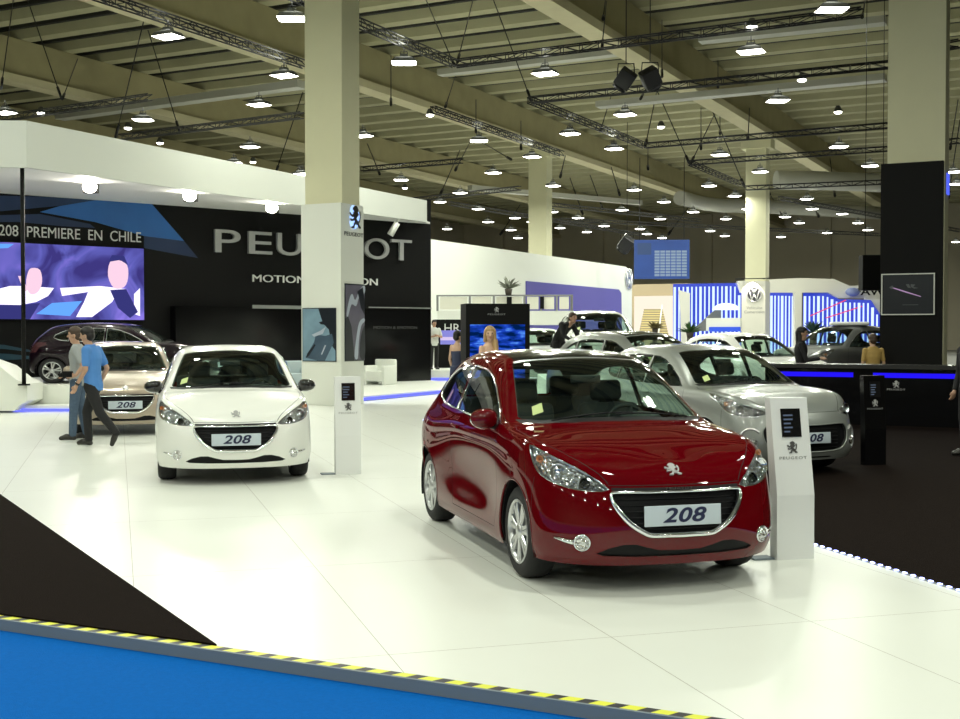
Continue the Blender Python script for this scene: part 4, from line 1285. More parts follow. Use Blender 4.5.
# clad column box with posters
cx, cy = COLS[0][0], COLS[0][1]
CG = MB(); CG.M = GM; CBX = (cx - .535, cx + .535, cy - .47, cy + .47)
CG.box(CBX[0], CBX[1], CBX[2], CBX[3], 0.001, 4.55)
o = CG.build('column_cladding', M_WHITE); tag(o, 'white clad box round the foot of the column beside the white car', 'column cladding')
Mf = frame(g2w((CBX[0] + CBX[1]) / 2, CBX[2], 0), W)               # front face
Ms = frame(g2w(CBX[1], (CBX[2] + CBX[3]) / 2, 0), U)               # right face
def face_xz(M, px, py):
    n = (M.to_3x3() @ V((0, 1, 0))); p = onplane(px, py, M.translation, n); l = M.inverted() @ p; return l.x, l.z
M_PB = mat('poster_blue_grey', (.20, .32, .42), .3, noise=(2.2, .45)); M_PD = mat('poster_dark', (.008, .012, .02), .3); M_PM = mat('poster_mid', (.06, .10, .15), .3, noise=(3, .4))
M_PV = mat('poster_mauve', (.13, .12, .17), .3, noise=(2, .5)); M_PL = mat('poster_light', (.45, .50, .60), .3)
def poster(M, px0, px1, py0, py1, label, base, shapes, mats):
    x0, za = face_xz(M, px0, (py0 + py1) / 2); x1, _ = face_xz(M, px1, (py0 + py1) / 2)
    _, z1 = face_xz(M, (px0 + px1) / 2, py0); _, z0 = face_xz(M, (px0 + px1) / 2, py1)
    rt = thing('poster', label, 'poster', M=M @ Matrix.Translation(V(((x0 + x1) / 2, -.002, z0))))
    w, h = (x1 - x0) / 2, z1 - z0
    q = MB(); q.box(-w, w, -.02, 0, 0, h); q.build('backing', M_PD, rt)
    q = MB()
    for k, (mi, pts) in enumerate(shapes):
        q.mi = mi; q.prism([((a * 2 - 1) * w * .97, (.015 + .97 * b) * h) for a, b in pts], -.0215 - .0012 * k, -.0205 - .0012 * k)
    q.build('print', mats, rt)
    return rt
poster(Mf, 303, 336.5, 308, 361.5, 'blue poster of a door handle on the front of the white clad column', None, [
    (0, [(0, 0), (1, 0), (1, 1), (0, 1)]),
    (1, [(.48, 1), (1, 1), (1, .2), (.88, .3), (.80, .6), (.62, .72)]),
    (2, [(.45, .0), (.68, .0), (.95, .35), (.9, .52), (.7, .48), (.4, .5), (.35, .36), (.2, .2), (.08, .06)]),
    (1, [(.5, .74), (.6, .76), (.74, .73), (.70, .69), (.56, .70)]),
    (3, [(.28, .50), (.55, .58), (.72, .66), (.62, .52), (.35, .46)]),
    (1, [(.1, .05), (.2, .10), (.4, .30), (.36, .32), (.14, .14)]),
    (3, [(.56, .12), (.60, .12), (.72, .30), (.68, .30)])], [M_PB, M_PD, M_PM, M_PL])
poster(Ms, 344.5, 364, 284, 361, 'tall dark mauve poster of a steering wheel on the side of the white clad column', None, [
    (0, [(0, 0), (1, 0), (1, 1), (0, 1)]),
    (1, [(0, 0), (.45, 0), (.40, .2), (.3, .45), (.1, .6), (0, .55)]),
    (2, smooth_poly([(.05, .62), (.2, .82), (.35, .88), (.5, .8), (.75, .95), (1, 1), (1, .9), (.7, .84), (.55, .72), (.3, .74), (.12, .58)], 3)),
    (1, [(.62, .92), (.9, .98), (1, .8), (1, .6), (.8, .7)]),
    (2, smooth_poly([(.45, .05), (.55, .3), (.7, .5), (.95, .56), (1, .52), (.8, .45), (.68, .25), (.62, .02)], 3)),
    (1, smooth_poly([(.72, .05), (.78, .3), (.95, .45), (1, .4), (1, .02)], 3))], [M_PV, M_PD, M_PL])
# lit lion badge on the side face
x_, z_ = face_xz(Ms, 353.5, 217)
rt = thing('wall_badge', 'blue-lit chrome lion badge high on the white clad column', 'badge', M=Ms @ Matrix.Translation(V((x_, -.002, z_))))
q = MB(); q.prism(smooth_poly([(-.02, .26), (.13, .20), (.17, .0), (.14, -.2), (.0, -.27), (-.14, -.2), (-.16, 0), (-.12, .2)], 3), -.02, 0); q.build('backlight', lamp_mat('badge_glow', (.35, .55, 1.0), 1.6), rt)
q = MB(); lion(q, Matrix.Translation(V((0, -.022, 0))), .50, .03); q.build('emblem', M_CHR, rt)
q = MB(); text(q, 'PEUGEOT', .13, Matrix.Translation(V((0.0, -.004, -.40))), extrude=.004, sx=1.25, spacing=1.15); q.build('lettering', mat('letter_dark', (.03, .03, .035), .5), rt)

# ------------------------------------------------------------------ info pedestals
def pedestal(px, py, px_w, rot, h, w, dep, label, m, mtxt, lean=.06, group=None, foot=True):
    b = ground(px, py, 0 if m is not M_BLKW else -.02)
    rt = thing('info_pedestal', label, 'pedestal', M=frame(b, (math.cos(rot), math.sin(rot), 0)), group=group)
    # side outline (Y away, Z): front goes up, bends back above mid height
    yb = [(-.0, .0), (0.0, h * .40), (lean * .1, h * .46), (lean, h), (lean + dep * .8, h), (lean * .15 + dep, h * .45), (dep, 0)]
    q = MB(); vs = [(-w / 2, y, z) for y, z in yb] + [(w / 2, y, z) for y, z in yb]; n = len(yb)
    q.add(vs, [list(range(n)), list(range(2 * n - 1, n - 1, -1))] + [[i, i + n, (i + 1) % n + n, (i + 1) % n] for i in range(n)], False)
    q.build('body', m, rt)
    if foot:
        q = MB(); q.box(-w / 2 - .16, -w / 2 - .001, .03, dep + .05, 0.001, .014); q.build('base_plate', m if m is M_BLKW else M_GREYEDGE, rt)
    # screen, emblem and lettering lie on the sloped front
    slope = math.atan2(lean * .9, h * .54)
    def on(z, off=.001):
        y = lean * .1 + (z - h * .46) / (h * .54) * lean * .9
        return Matrix.Translation(V((0, y - off, z))) @ Matrix.Rotation(-slope, 4, 'X')
    q = MB(); q.M = on(h * .845); q.box(-w * .25, w * .27, -.006, 0, -.105 * h / 1.18, .105 * h / 1.18); so = q.build('tablet', M_GBLK, rt)
    q = MB(); q.M = on(h * .845, .008); rnd = random.Random(3)
    for k in range(5):
        z = -.07 + .03 * k
        q.box(-w * .19, -w * .19 + w * rnd.uniform(.1, .34), -.0006, 0, z, z + .012)
    q.build('screen_content', lamp_mat('tablet_glow', (.25, .33, .45), .35), so)
    q = MB(); lion(q, on(h * .695), .085, .005); q.build('emblem', mtxt[0], rt)
    q = MB(); text(q, 'PEUGEOT', .030, on(h * .628), extrude=.002, sx=1.45, spacing=1.25); q.build('lettering', mtxt[1], rt)
    return rt
M_LIONG = mat('emblem_grey', (.16, .16, .16), .35, .7); M_TXG = mat('letter_mid_grey', (.28, .28, .28), .5)
pedestal(795.5, 559.5, 40, .25, 1.175, .30, .10, 'white info pedestal with black screen beside the front of the dark red car', M_WHITE2, (M_LIONG, M_TXG), lean=.12)
pedestal(348.5, 474.5, 26, .25, 1.14, .30, .10, 'white info pedestal between the white car and the white clad column', M_WHITE2, (M_LIONG, M_TXG), lean=.05)
pedestal(875.5, 465, 26, .25, 1.13, .30, .10, 'black info pedestal standing on the black carpet before the counter', M_BLKW, (mat('emblem_pale', (.5, .5, .5), .4, .3), mat('letter_pale', (.35, .35, .35), .5)), lean=.05, foot=False)

# ------------------------------------------------------------------ counter, black column box
cb = ground(870, 425, -.02)
gx, gy = w2g(cb)
x0c = w2g(at(776, 380, 23.3))[0]
CM = frame(g2w(gx, gy, -.02), W)
xL = x0c - gx
M_BAR = lamp_mat('bar_blue', (.018, .008, .9), 1.1)
rt = thing('counter', 'long black bar counter with blue light line at the right', 'counter', M=CM)
q = MB(); q.box(xL, 4.2, 0, .6, 0, 1.02); q.build('body', M_BLKW, rt)
q = MB(); q.box(xL - .05, 4.25, -.10, .68, 1.02, 1.09); q.build('worktop', mat('worktop_black', (.03, .03, .03), .25), rt)
q = MB(); xa = CM.inverted() @ onplane(878, 375, CM.translation, U)
q.box(xL + .25, -.30, -.02, -.001, .86, .945); q.build('light_line', M_BAR, rt)
q = MB(); q.box(.05, 3.6, -.02, -.001, .86, .945); q.build('light_line', M_BAR, rt)
xe_, ze_ = face_xz(CM, 896, 384)
q = MB(); lion(q, Matrix.Translation(V((xe_, -.002, ze_ ))), .12, .006); text(q, 'PEUGEOT', .045, Matrix.Translation(V((xe_, -.002, ze_ - .1))), extrude=.002, sx=1.4, spacing=1.2); q.build('emblem', mat('emblem_pale', (.5, .5, .5), .4), rt)
cx, cy = COLS[1][0], COLS[1][1]
q = MB(); q.M = GM; bx = (cx - .655, cx + .535, cy - .5, cy + .5)
ztb = CAM_H + (332 - 163) / F_PX * 24.2
q.box(bx[0], bx[1], bx[2], bx[3], -.02, ztb)
tag(q.build('column_cladding', M_BLKM), 'tall black clad box round the column behind the bar counter', 'column cladding')
Mb = frame(g2w((bx[0] + bx[1]) / 2, bx[2], 0), W)
xa, za = face_xz(Mb, 881.5, 294); xb, zb = face_xz(Mb, 935, 294); z1 = face_xz(Mb, 908, 273.5)[1]; z0 = face_xz(Mb, 908, 315)[1]
rt = thing('framed_picture', 'black picture of light streaks in thin white frame on the black clad column', 'picture', M=Mb @ Matrix.Translation(V(((xa + xb) / 2, -.003, z0))))
w, h = (xb - xa) / 2, z1 - z0
q = MB(); t = .022
q.box(-w, w, -.05, 0, 0, t); q.box(-w, w, -.05, 0, h - t, h); q.box(-w, -w + t, -.05, 0, t, h - t); q.box(w - t, w, -.05, 0, t, h - t); q.build('frame', M_WHITE, rt)
q = MB(); q.box(-w + t, w - t, -.02, 0, t, h - t); q.build('canvas', M_PD, rt)
q = MB(); q.mi = 0
q.prism([(-.30, .545), (-.05, .455), (.25, .36), (.25, .375), (-.03, .475), (-.28, .56)], -.023, -.021)
q.mi = 1; q.prism([(-.36, .56), (-.30, .60), (-.26, .55), (-.31, .52)], -.023, -.021)
q.prism([(-.04, .62), (.02, .62), (.06, .54), (.0, .55)], -.023, -.021); q.prism([(.05, .62), (.14, .61), (.10, .56), (.2, .54), (.12, .53), (.06, .56)], -.023, -.021)
q.prism([(-.1, .2), (.2, .2), (.2, .21), (-.1, .21)], -.023, -.021)
q.build('artwork', [lamp_mat('streak_violet', (.55, .35, .6), .7), mat('art_grey', (.10, .11, .12), .5)], rt)
# small blue lit sign on the far side of the black box
q = MB(); q.M = GM; q.box(bx[1] + .001, bx[1] + .05, cy - .1, cy + .2, ztb - .62, ztb - .20); tag(q.build('side_sign', lamp_mat('side_blue', (.10, .15, 1), 1.0)), 'small blue lit sign at the right side of the black clad column', 'sign')
p = at(871.5, 274, 27.5)
q = MB(); q.box(p.x - .25, p.x + .34, p.y - .15, p.y + .15, CAM_H + 41.5 / F_PX * 27.5, CAM_H + 76.5 / F_PX * 27.5)
q.cyl((p.x - .15, p.y, 3.3), (p.x - .15, p.y, 13.84), .008, 6); q.cyl((p.x + .25, p.y, 3.3), (p.x + .25, p.y, 13.84), .008, 6)
tag(q.build('hanging_box', M_BLKM), 'small black box hung left of the black clad column', 'hanging box')

# seats in front of the low black wall
def armchair(px, py, d, rot, label, m, w=.76, h=.74):
    p = at(px, py, d); rt = thing('armchair', label, 'armchair', loc=(p.x, d, .121), rz=rot)
    q = MB(); q.bbox(-w / 2 + .1, w / 2 - .1, -.33, .28, .10, .40, .03); q.build('seat', m, rt)
    q = MB(); q.bbox(-w / 2 + .02, w / 2 - .02, .26, .38, .05, h, .04); q.build('backrest', m, rt)
    for s in (-1, 1):
        q = MB(); q.bbox(s * (w / 2 - .06) - .06, s * (w / 2 - .06) + .06, -.34, .34, .0, .56, .03); q.build('armrest', m, rt)
    return rt
armchair(380, 383, 35.2, -.5, 'white armchair before the low black wall right of the clad column', M_WHITE)
armchair(295, 383, 33.2, .5, 'pale grey-blue armchair left of the clad column behind the white car', mat('seat_pale_blue', (.42, .50, .52), .7))
armchair(277, 383, 32.4, .2, 'blue armchair behind the roof of the white car', mat('seat_blue', (.02, .08, .22), .6), w=.62)
# ------------------------------------------------------------------ the cars
BODY208 = make_body('208')
BODY308 = make_body('308', 8, 6)
F1 = V((.272, -.962)).normalized()
def axle_to_root(ax, ay, F, z=0, L=3.96, sx=1.0, xa=.80):    # front axle centre -> car centre
    k = (L / 2 - xa) * sx
    return (ax - F.x * k, ay - F.y * k, z)
M_ROOF = mat('roof_glass_dark', (.006, .008, .007), .12, spec=.22)
red = make_car('dark red three-door hatchback with black roof, nearest on the white floor', 'car', P_RED, body=BODY208,
               loc=axle_to_root(1.06, 8.33, F1), fwd=F1, roof_mat=M_ROOF, mirrors=(-1,))
F2 = V((.24, -.97)).normalized()
white = make_car('white hatchback with black door mirrors facing the camera left of the clad column', 'car', P_WHITE, body=BODY208, loc=axle_to_root(-2.825, 13.72, F2), fwd=F2, mirror_mat=M_GBLK, scale=(1, .99, .985))
F3 = V((.285, -.958)).normalized()
nx, ny = (125 - 480) / F_PX * 19.1, 19.1
beige = copy_tree(white, swap={P_WHITE: P_BEIGE, M_GBLK: P_BEIGE}); beige.name = 'car'
beige.location = (nx - F3.x * 1.98, ny - F3.y * 1.98, 0); beige.rotation_euler.z = math.atan2(F3.y, F3.x)
beige['label'] = 'beige hatchback behind the two walking men, left of the white hatchback'
P_SILVR = P_SILVER.copy()
F4 = V((.37, -.93)).normalized()
s308 = (1.075, 1.04, 1.0)
nx, ny = 3.84, 13.9
silver = make_car('silver five-door hatchback with its nose just behind the white pedestal', 'car', P_SILVER, kind='308', scale=s308, body=BODY308,
                  loc=(nx - F4.x * 1.98 * 1.075, ny - F4.y * 1.98 * 1.075, -.02), fwd=F4, number='308', wheel_r=.32, mirrors=(), roof_paint=P_SILVR)
# cars further back, copies with their own paint
def place(src, swap, px, d, fwd, z, label, sc=None):
    for k_ in list(swap):
        if k_ is P_SILVER and P_SILVR not in swap: swap[P_SILVR] = swap[k_]
    c = copy_tree(src, swap=swap); F = V(fwd).normalized()
    c.location = ((px - 480) / F_PX * d, d, z); c.rotation_euler.z = math.atan2(F.y, F.x); c['label'] = label
    if sc: c.scale = sc
    return c
place(silver, {P_SILVR: M_ROOF}, 645, 21.8, (.55, -.83), -.02, 'silver car with dark roof right behind the front silver hatchback', (1, 1, 1.12))
place(silver, {P_SILVER: P_WHITE}, 597, 29.4, (.06, -1.0), .551, 'white car standing high beyond the others, left of the plants', (1, 1, 1.08))
place(silver, {P_SILVER: P_SILVER}, 538, 34.5, (.15, -.98), .251, 'silver car whose bonnet shows behind the red car roof and the bending person', (1, 1, 1))
place(silver, {P_SILVER: P_WHITE}, 750, 27.6, (.45, -.89), -.02, 'white car with dark windscreen behind the front silver car roof', (1, 1, 1.10))
place(silver, {P_SILVER: P_GREY}, 838, 33.0, (-.80, -.6), .12, 'grey off-roader with roof rack behind the counter', (1.02, 1.03, 1.14))
# roof box of the off-roader
q = MB(); p = at(851, 325.5, 33.0); q.M = Matrix.Translation(p) @ Matrix.Rotation(-.2, 4, 'Z'); q.bbox(-.55, .45, -.35, .35, .0, .10, .04)
tag(q.build('roof_box', M_WHITE2), 'flat pale roof box on the grey off-roader', 'roof box')
q = MB(); q.box(7.6, 12.4, 31.2, 34.9, -.02, .12); tag(q.build('podium', M_BLKM), 'low dark podium under the grey off-roader', 'podium')
q = MB(); q.box(.3, 3.1, 32.2, 37.0, .001, .25); tag(q.build('podium', M_WHITE), 'white podium under the silver car behind the video panel', 'podium')
q = MB(); p = at(597, 340, 29.4); q.box(p.x - 1.35, p.x + 1.35, p.y - 4.0, p.y + 2.3, .001, .55); tag(q.build('podium', M_WHITE), 'white podium under the high white car', 'podium')
# dark concept car on the left podium, tail to the left
dark = copy_tree(silver, swap={P_SILVER: P_PURPLE, P_SILVR: P_PURPLE, M_TAIL: mat('tail_dim', (.07, .025, .03), .2), M_GBLK: M_SILV, M_STICK: M_GLASS}); dark['label'] = 'dark purple concept car on the high white podium'
dark.location = (at(127.5, 380, 27.3).x, 27.3, zP); dark.rotation_euler.z = .02; dark.scale = (.98, .95, .885)
# ------------------------------------------------------------------ far stands
def gbox(mb, px0, px1, py0, py1, d, dep, snap=None):
    """upright box on the hall grid, its front edge seen between px0 and px1, d metres away at px0"""
    p0 = at(px0, 332, d); n = U
    p1 = onplane(px1, 332, V((p0.x, p0.y, 0)), n)
    M = frame(V((p0.x, p0.y, 0)), W)
    x1 = (M.inverted() @ p1).x
    mid = at((px0 + px1) / 2, 332, 1); mid = onplane((px0 + px1) / 2, 332, V((p0.x, p0.y, 0)), n)
    z1 = CAM_H + (332 - py0) / F_PX * mid.y; z0 = CAM_H + (332 - py1) / F_PX * mid.y
    old = mb.M; mb.M = M; mb.box(0, x1, 0, dep, z0, z1); mb.M = old
    return M, x1, z0, z1
# podium of the girls and the guard
pa = ground(425, 381); 
q = MB(); M = frame(V((pa.x - .1, pa.y, 0)), (1, 0, 0)); q.M = M; q.box(-.1, 4.2, 0, 6, 0.001, .36)
tag(q.build('podium', M_WHITE), 'white podium with blue light line under the guard with folded arms', 'podium')
q = MB(); q.M = M; q.box(-.1, 4.2, -.03, -.002, .02, .10); tag(q.build('light_strip', M_LED), 'blue light line along the podium of the guard', 'light strip')
# sign panel behind the guard
p = at(437, 340, 43.5)
rt = thing('sign_panel', 'black panel with white letters and small violet screen beside the guard', 'sign', M=frame(V((p.x - .1, p.y, .36)), (1, 0, 0)))
q = MB(); q.box(0, 3.0, 0, .2, 0.0, CAM_H + 12.5 / F_PX * 43.5 - .36); q.build('panel', M_BLKM, rt)
q = MB(); vs, fs = text_verts('HR1', .45, extrude=.01, sx=1.0); q.M = Matrix.Translation(V((.75, -.005, CAM_H + 3.5 / F_PX * 43.5 - .36))); q.add(vs, fs, False); q.build('lettering', M_LET, rt)
q = MB(); q.box(.22, 1.6, -.03, 0, .95 - .1, 1.36); q.build('display', lamp_mat('screen_lilac', (.22, .22, .6), 1.2), rt)
q = MB(); q.box(.22, 1.6, -.034, -.031, 1.0, 1.12); q.build('picture', lamp_mat('screen_lilac_light', (.6, .5, .75), 1.2), rt)

# info panel with blue video, in front of the long white wall
p = at(466, 340, 23.6); q = MB()
Mp = frame(V((p.x, p.y, 0)), (1, .16, 0))
rt = thing('video_stand', 'black panel with small lion emblem and blue video behind the blonde woman', 'display stand', M=Mp)
wp = (531 - 466) / F_PX * 23.6; hp = CAM_H + 28.5 / F_PX * 23.6
q.box(0, wp, 0, .75, 0, hp); q.build('panel', M_BLKM, rt)
q = MB(); x0 = 4 / F_PX * 23.6; x1 = (526 - 466) / F_PX * 23.6; z1 = CAM_H + 7.5 / F_PX * 23.6; q.box(x0, x1, -.012, -.001, .75, z1)
def vid_mat():
    m = bpy.data.materials.new('screen_blue'); m.use_nodes = True; n = m.node_tree; n.nodes.clear()
    out = n.nodes.new('ShaderNodeOutputMaterial'); e = n.nodes.new('ShaderNodeEmission'); t = n.nodes.new('ShaderNodeTexCoord')
    mp = n.nodes.new('ShaderNodeMapping'); mp.inputs['Scale'].default_value = (1.5, 1, 5); mp.inputs['Rotation'].default_value = (0, .25, 0)
    nz = n.nodes.new('ShaderNodeTexNoise'); nz.inputs['Scale'].default_value = 2.0; nz.inputs['Detail'].default_value = 5
    r = n.nodes.new('ShaderNodeValToRGB'); r.color_ramp.elements[0].color = (.0, .01, .06, 1); r.color_ramp.elements[1].color = (.15, .45, 1, 1)
    r.color_ramp.elements[0].position = .40; r.color_ramp.elements[1].position = .75
    el = r.color_ramp.elements.new(.55); el.color = (.01, .05, .45, 1)
    n.links.new(t.outputs['Object'], mp.inputs[0]); n.links.new(mp.outputs[0], nz.inputs['Vector']); n.links.new(nz.outputs['Fac'], r.inputs[0]); n.links.new(r.outputs[0], e.inputs[0])
    e.inputs[1].default_value = 1.3; n.links.new(e.outputs[0], out.inputs[0]); return m
q.build('display', vid_mat(), rt)
q = MB(); zc = CAM_H + 22.5 / F_PX * 23.6; xc = (497 - 466) / F_PX * 23.6
lion(q, Matrix.Translation(V((xc, -.002, zc))), .10, .004); q.build('emblem', mat('emblem_pale', (.5, .5, .5), .4), rt)
q = MB(); text(q, 'PEUGEOT', .045, Matrix.Translation(V((xc, -.002, zc - .095))), extrude=.002, sx=1.6, spacing=1.2); q.build('lettering', mat('letter_pale', (.35, .35, .35), .5), rt)

# long white wall running away (other maker's stand)
LA = at(425, 332, 49.3); LA.z = 0; LB = LA + U * 25.2
nW = V((-U.y, U.x, 0))
LMt = frame(LA, U)
def lxz(px, py): 
    p = onplane(px, py, LA, W); l = LMt.inverted() @ p; return l.x, l.z
q = MB(); q.M = LMt
zT = 5.5; xe = lxz(632, 300)[0]; xs = 0
prof = [(0, 0), (xe, 0), (xe, zT - .9), (xe - .15, zT - .45), (xe - .5, zT - .15), (xe - 1.1, zT), (0, zT)]
q.prism(prof, 0.0, .5)
tag(q.build('stand_wall', M_WHITE), 'long white stand wall with rounded end and violet panel', 'wall panel')
vp = [lxz(525.5, 281), lxz(525.5, 330), lxz(621, 330), lxz(620.5, 293), lxz(618, 289.5)]
q = MB(); q.M = LMt; q.prism(vp, -.06, -.002); tag(q.build('wall_graphic', mat('violet_panel', (.09, .075, .36), .5)), 'violet blue panel set in the long white stand wall', 'graphic')
# round badge on the end
x_, z_ = lxz(628.5, 279)
def vw_badge(name, label, M, r, ring, disc):
    rt = thing(name, label, 'badge', M=M)
    A = Matrix.Rotation(PI / 2, 4, 'X')
    q = MB(); q.lathe([(0, 0), (r * .97, 0), (r * .97, .02), (0, .03)], A, 32); q.build('disc', disc, rt)
    q = MB(); q.lathe([(r * .88, .02), (r, .02), (r * 1.0, .06), (r * .88, .06)], A, 36, closed=True)
    s = r * .13
    def st(a, b): q.tube([V((a[0] * r, -.045, a[1] * r)), V((b[0] * r, -.045, b[1] * r))], s * .75, 6)
    st((-.34, .80), (-.02, .12)); st((.34, .80), (.02, .12))
    st((-.70, .55), (-.34, -.72)); st((.70, .55), (.34, -.72)); st((-.34, -.72), (0, -.02)); st((.34, -.72), (0, -.02))
    q.build('emblem', M_SILV if ring is M_CHR else ring, rt)
    return rt
vw_badge('round_badge', 'round badge at the far rounded end of the long white wall', LMt @ Matrix.Translation(V((x_, -.01, z_))), .62, M_CHR, mat('badge_blue', (.05, .10, .35), .3))
# balcony rail with light panels
bd_ = 47.5
prev = None
edges = [437.5, 470, 494, 524.5, 541, 556.5, 571]
rt = thing('balcony', 'white balcony with framed light panels in front of the long white wall', 'balcony', M=frame(V((at(437.5, 300, bd_).x, bd_, 0)), (1, -.10, 0)))
bx_ = lambda px: (px - 437.5) / F_PX * bd_
bz = lambda py: CAM_H + (332 - py) / F_PX * bd_
q = MB(); q.box(0, bx_(573), 0, 2.0, bz(325), bz(311)); q.build('slab', M_WHITE, rt)
fr_ = MB()
for e in edges + [571.5]:
    fr_.box(bx_(e) - .04, bx_(e) + .04, -.04, .04, bz(311), bz(295))
fr_.box(0, bx_(571.5), -.03, .03, bz(296.5), bz(295)); fr_.build('rail', mat('rail_grey', (.3, .3, .3), .4, .6), rt)
pn = MB()
for a, b in zip(edges[:-1], edges[1:]):
    pn.box(bx_(a) + .1, bx_(b) - .1, -.01, .01, bz(309.5), bz(297))
pn.build('panel', mat('panel_cream', (.75, .74, .64), .5), rt)
for i, (a, lb) in enumerate(((440, 'left'), (512, 'middle'), (560, 'right'))):
    q = MB(); q.box(bx_(a) - .08, bx_(a) + .08, .9, 1.1, 0, bz(325)); q.build('post', M_WHITE, rt)
q = MB(); q.box(bx_(507) , bx_(512), -.08, -.03, bz(309), bz(297)); q.box(bx_(540), bx_(544), -.08, -.03, bz(309), bz(297)); q.build('speaker', M_BLKM, rt)
# little plant on the balcony
def plant(px, py, d, h, r, label, m, pot=True, n=40, seed=1):
    p = at(px, py, d); zb0 = 0 if px < 520 else p.z - FLOOR_DZ; rt = thing('potted_plant', label, 'plant', loc=(p.x, p.y, p.z - zb0))
    rnd = random.Random(seed)
    if pot:
        q = MB(); q.M = Matrix.Translation(V((0, 0, zb0)))
        if zb0: q.cyl((0, 0, -zb0), (0, 0, .01), r * .3, 14)
        q.lathe([(0, 0), (r * .28, 0), (r * .38, h * .28), (r * .34, h * .28), (r * .3, h * .24), (0, h * .24)], None, 16); q.build('pot', mat('pot_dark', (.05, .04, .03), .7), rt)
    q = MB(); q.M = Matrix.Translation(V((0, 0, zb0)))
    for k in range(n):
        a = rnd.uniform(0, 2 * PI); e = rnd.uniform(.25, 1.3); L = h * rnd.uniform(.5, .85); b = V((0, 0, h * .25))
        d1 = V((math.cos(a) * math.cos(e), math.sin(a) * math.cos(e), math.sin(e)))
        s = d1.cross(V((0, 0, 1))).normalized() * L * .09
        p1 = b + d1 * L * .5; p2 = b + d1 * L + V((0, 0, -.18 * L))
        q.add([b - s * .3, b + s * .3, p1 + s, p2, p1 - s], [(0, 1, 2, 3, 4)], True)
    q.build('foliage', m, rt, recalc=False)
    return rt
M_LEAF = mat('leaf_green', (.05, .12, .03), .6, noise=(8, .4)); M_LEAFP = mat('leaf_grey', (.18, .19, .15), .7)
plant(508.5, 295, 47.0, .85, .4, 'small pale plant standing on the white balcony', M_LEAFP, n=34, seed=2)
plant(655, 333, 58, .75, .4, 'brown-green potted plant left of the blue striped stand', mat('leaf_brown', (.13, .10, .03), .7, noise=(6, .5)), n=50, seed=3)
plant(690, 338, 52, .85, .45, 'green leafy plant behind the silver car roof, right of the brown one', M_LEAF, n=60, seed=4)
plant(813, 340, 60, 1.2, .6, 'tall dark plant behind the woman in dark clothes', mat('leaf_dark', (.015, .05, .04), .6), n=60, seed=5)
# bright stairs hall
q = MB(); M, x1, z0, z1 = gbox(q, 632, 690, 284, 345, 84, .3); tag(q.build('stand_wall', mat('beige_wall', (.42, .34, .22), .8)), 'beige wall strip above the bright stairs', 'wall panel')
q = MB(); gbox(q, 634, 676, 296, 342, 82.5, .2); tag(q.build('lit_wall', lamp_mat('warm_wall', (1, .90, .74), 1.05)), 'glowing warm white wall behind the stairs', 'lit wall')
rt = thing('staircase', 'pale yellow stairs rising in front of the glowing wall', 'stairs', loc=at(655, 333, 80))
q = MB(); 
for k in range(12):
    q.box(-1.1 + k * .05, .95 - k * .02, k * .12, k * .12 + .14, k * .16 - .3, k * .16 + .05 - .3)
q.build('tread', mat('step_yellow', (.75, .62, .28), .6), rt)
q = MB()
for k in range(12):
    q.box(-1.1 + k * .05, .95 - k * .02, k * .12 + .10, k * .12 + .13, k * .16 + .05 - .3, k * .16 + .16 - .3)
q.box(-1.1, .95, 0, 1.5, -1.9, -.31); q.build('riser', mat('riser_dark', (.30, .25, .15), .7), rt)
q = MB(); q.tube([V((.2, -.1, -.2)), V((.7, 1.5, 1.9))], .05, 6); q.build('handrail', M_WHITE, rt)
# blue striped LED backdrop
M_NAVY = mat('backdrop_navy', (.012, .018, .10), .5, emis=(.012, .045, .65), estr=.75)
M_TUBE = lamp_mat('tube_white_blue', (.50, .62, 1.0), 1.7)
def striped(px0, px1, top, bot, d, label, n, slope=None):
    q = MB(); p0 = at(px0, 332, d); M = frame(V((p0.x, p0.y, 0)), W)
    def xz(px, py):
        p = onplane(px, py, V((p0.x, p0.y, 0)), U); l = M.inverted() @ p; return l.x, l.z
    rt = thing('striped_backdrop', label, 'backdrop', M=M)
    poly = [xz(px0, bot), xz(px1, bot)] + [xz(a, b) for a, b in top[::-1]]
    q.prism(poly, 0, .4); q.build('panel', M_NAVY, rt)
    rnd = random.Random(n)
    def topat(x):
        for (a, b), (c, e) in zip(top[:-1], top[1:]):
            if a <= x <= c: return b + (e - b) * (x - a) / (c - a)
        return top[-1][1]
    for k in range(n):
        pxk = px0 + (px1 - px0) * (k + .5) / n
        ty = topat(pxk) + 3.2
        xa, za = xz(pxk, ty); xb, zb = xz(pxk, bot - 1)
        t = MB(); t.cyl((xa, -.07, zb), (xa, -.07, za), .045 if k % 3 else .075, 8); t.build('light_tube', M_TUBE, rt)
    return rt, xz
rt1, xz1 = striped(673, 746, [(673, 284), (735, 283), (740, 293), (746, 293)], 359, 74, 'blue backdrop with white light tubes left of the badge column', 17)
striped(770, 795, [(770, 292.5), (795, 293)], 359, 73, 'narrow blue backdrop with light tubes right of the badge column', 7)
striped(803, 884, [(803, 293), (826, 293), (838, 299), (870, 300), (884, 322)], 360, 71, 'wide blue backdrop with light tubes beside the black clad column', 18)
M_WW = mat('stand_cream', (.72, .71, .63), .5)
def ppoly(name, pix, d, dep, m, label, cat):
    pts = [at(a, b, d) for a, b in pix]; q = MB(); q.poly3(pts, (0, dep, 0)); return tag(q.build(name, m), label, cat)
ppoly('fascia', [(738, 281), (800, 278), (834, 279), (850, 286), (892, 283), (892, 308), (868, 308), (866, 298), (838, 298), (828, 292.5), (741, 292.5)], 70.5, .4, M_WW, 'cream fascia band above the blue striped backdrops', 'fascia')
ppoly('fin_panel', [(795, 292), (802, 292), (801, 360), (795, 360)], 70, .5, M_WW, 'narrow cream fin between two blue backdrops', 'panel')
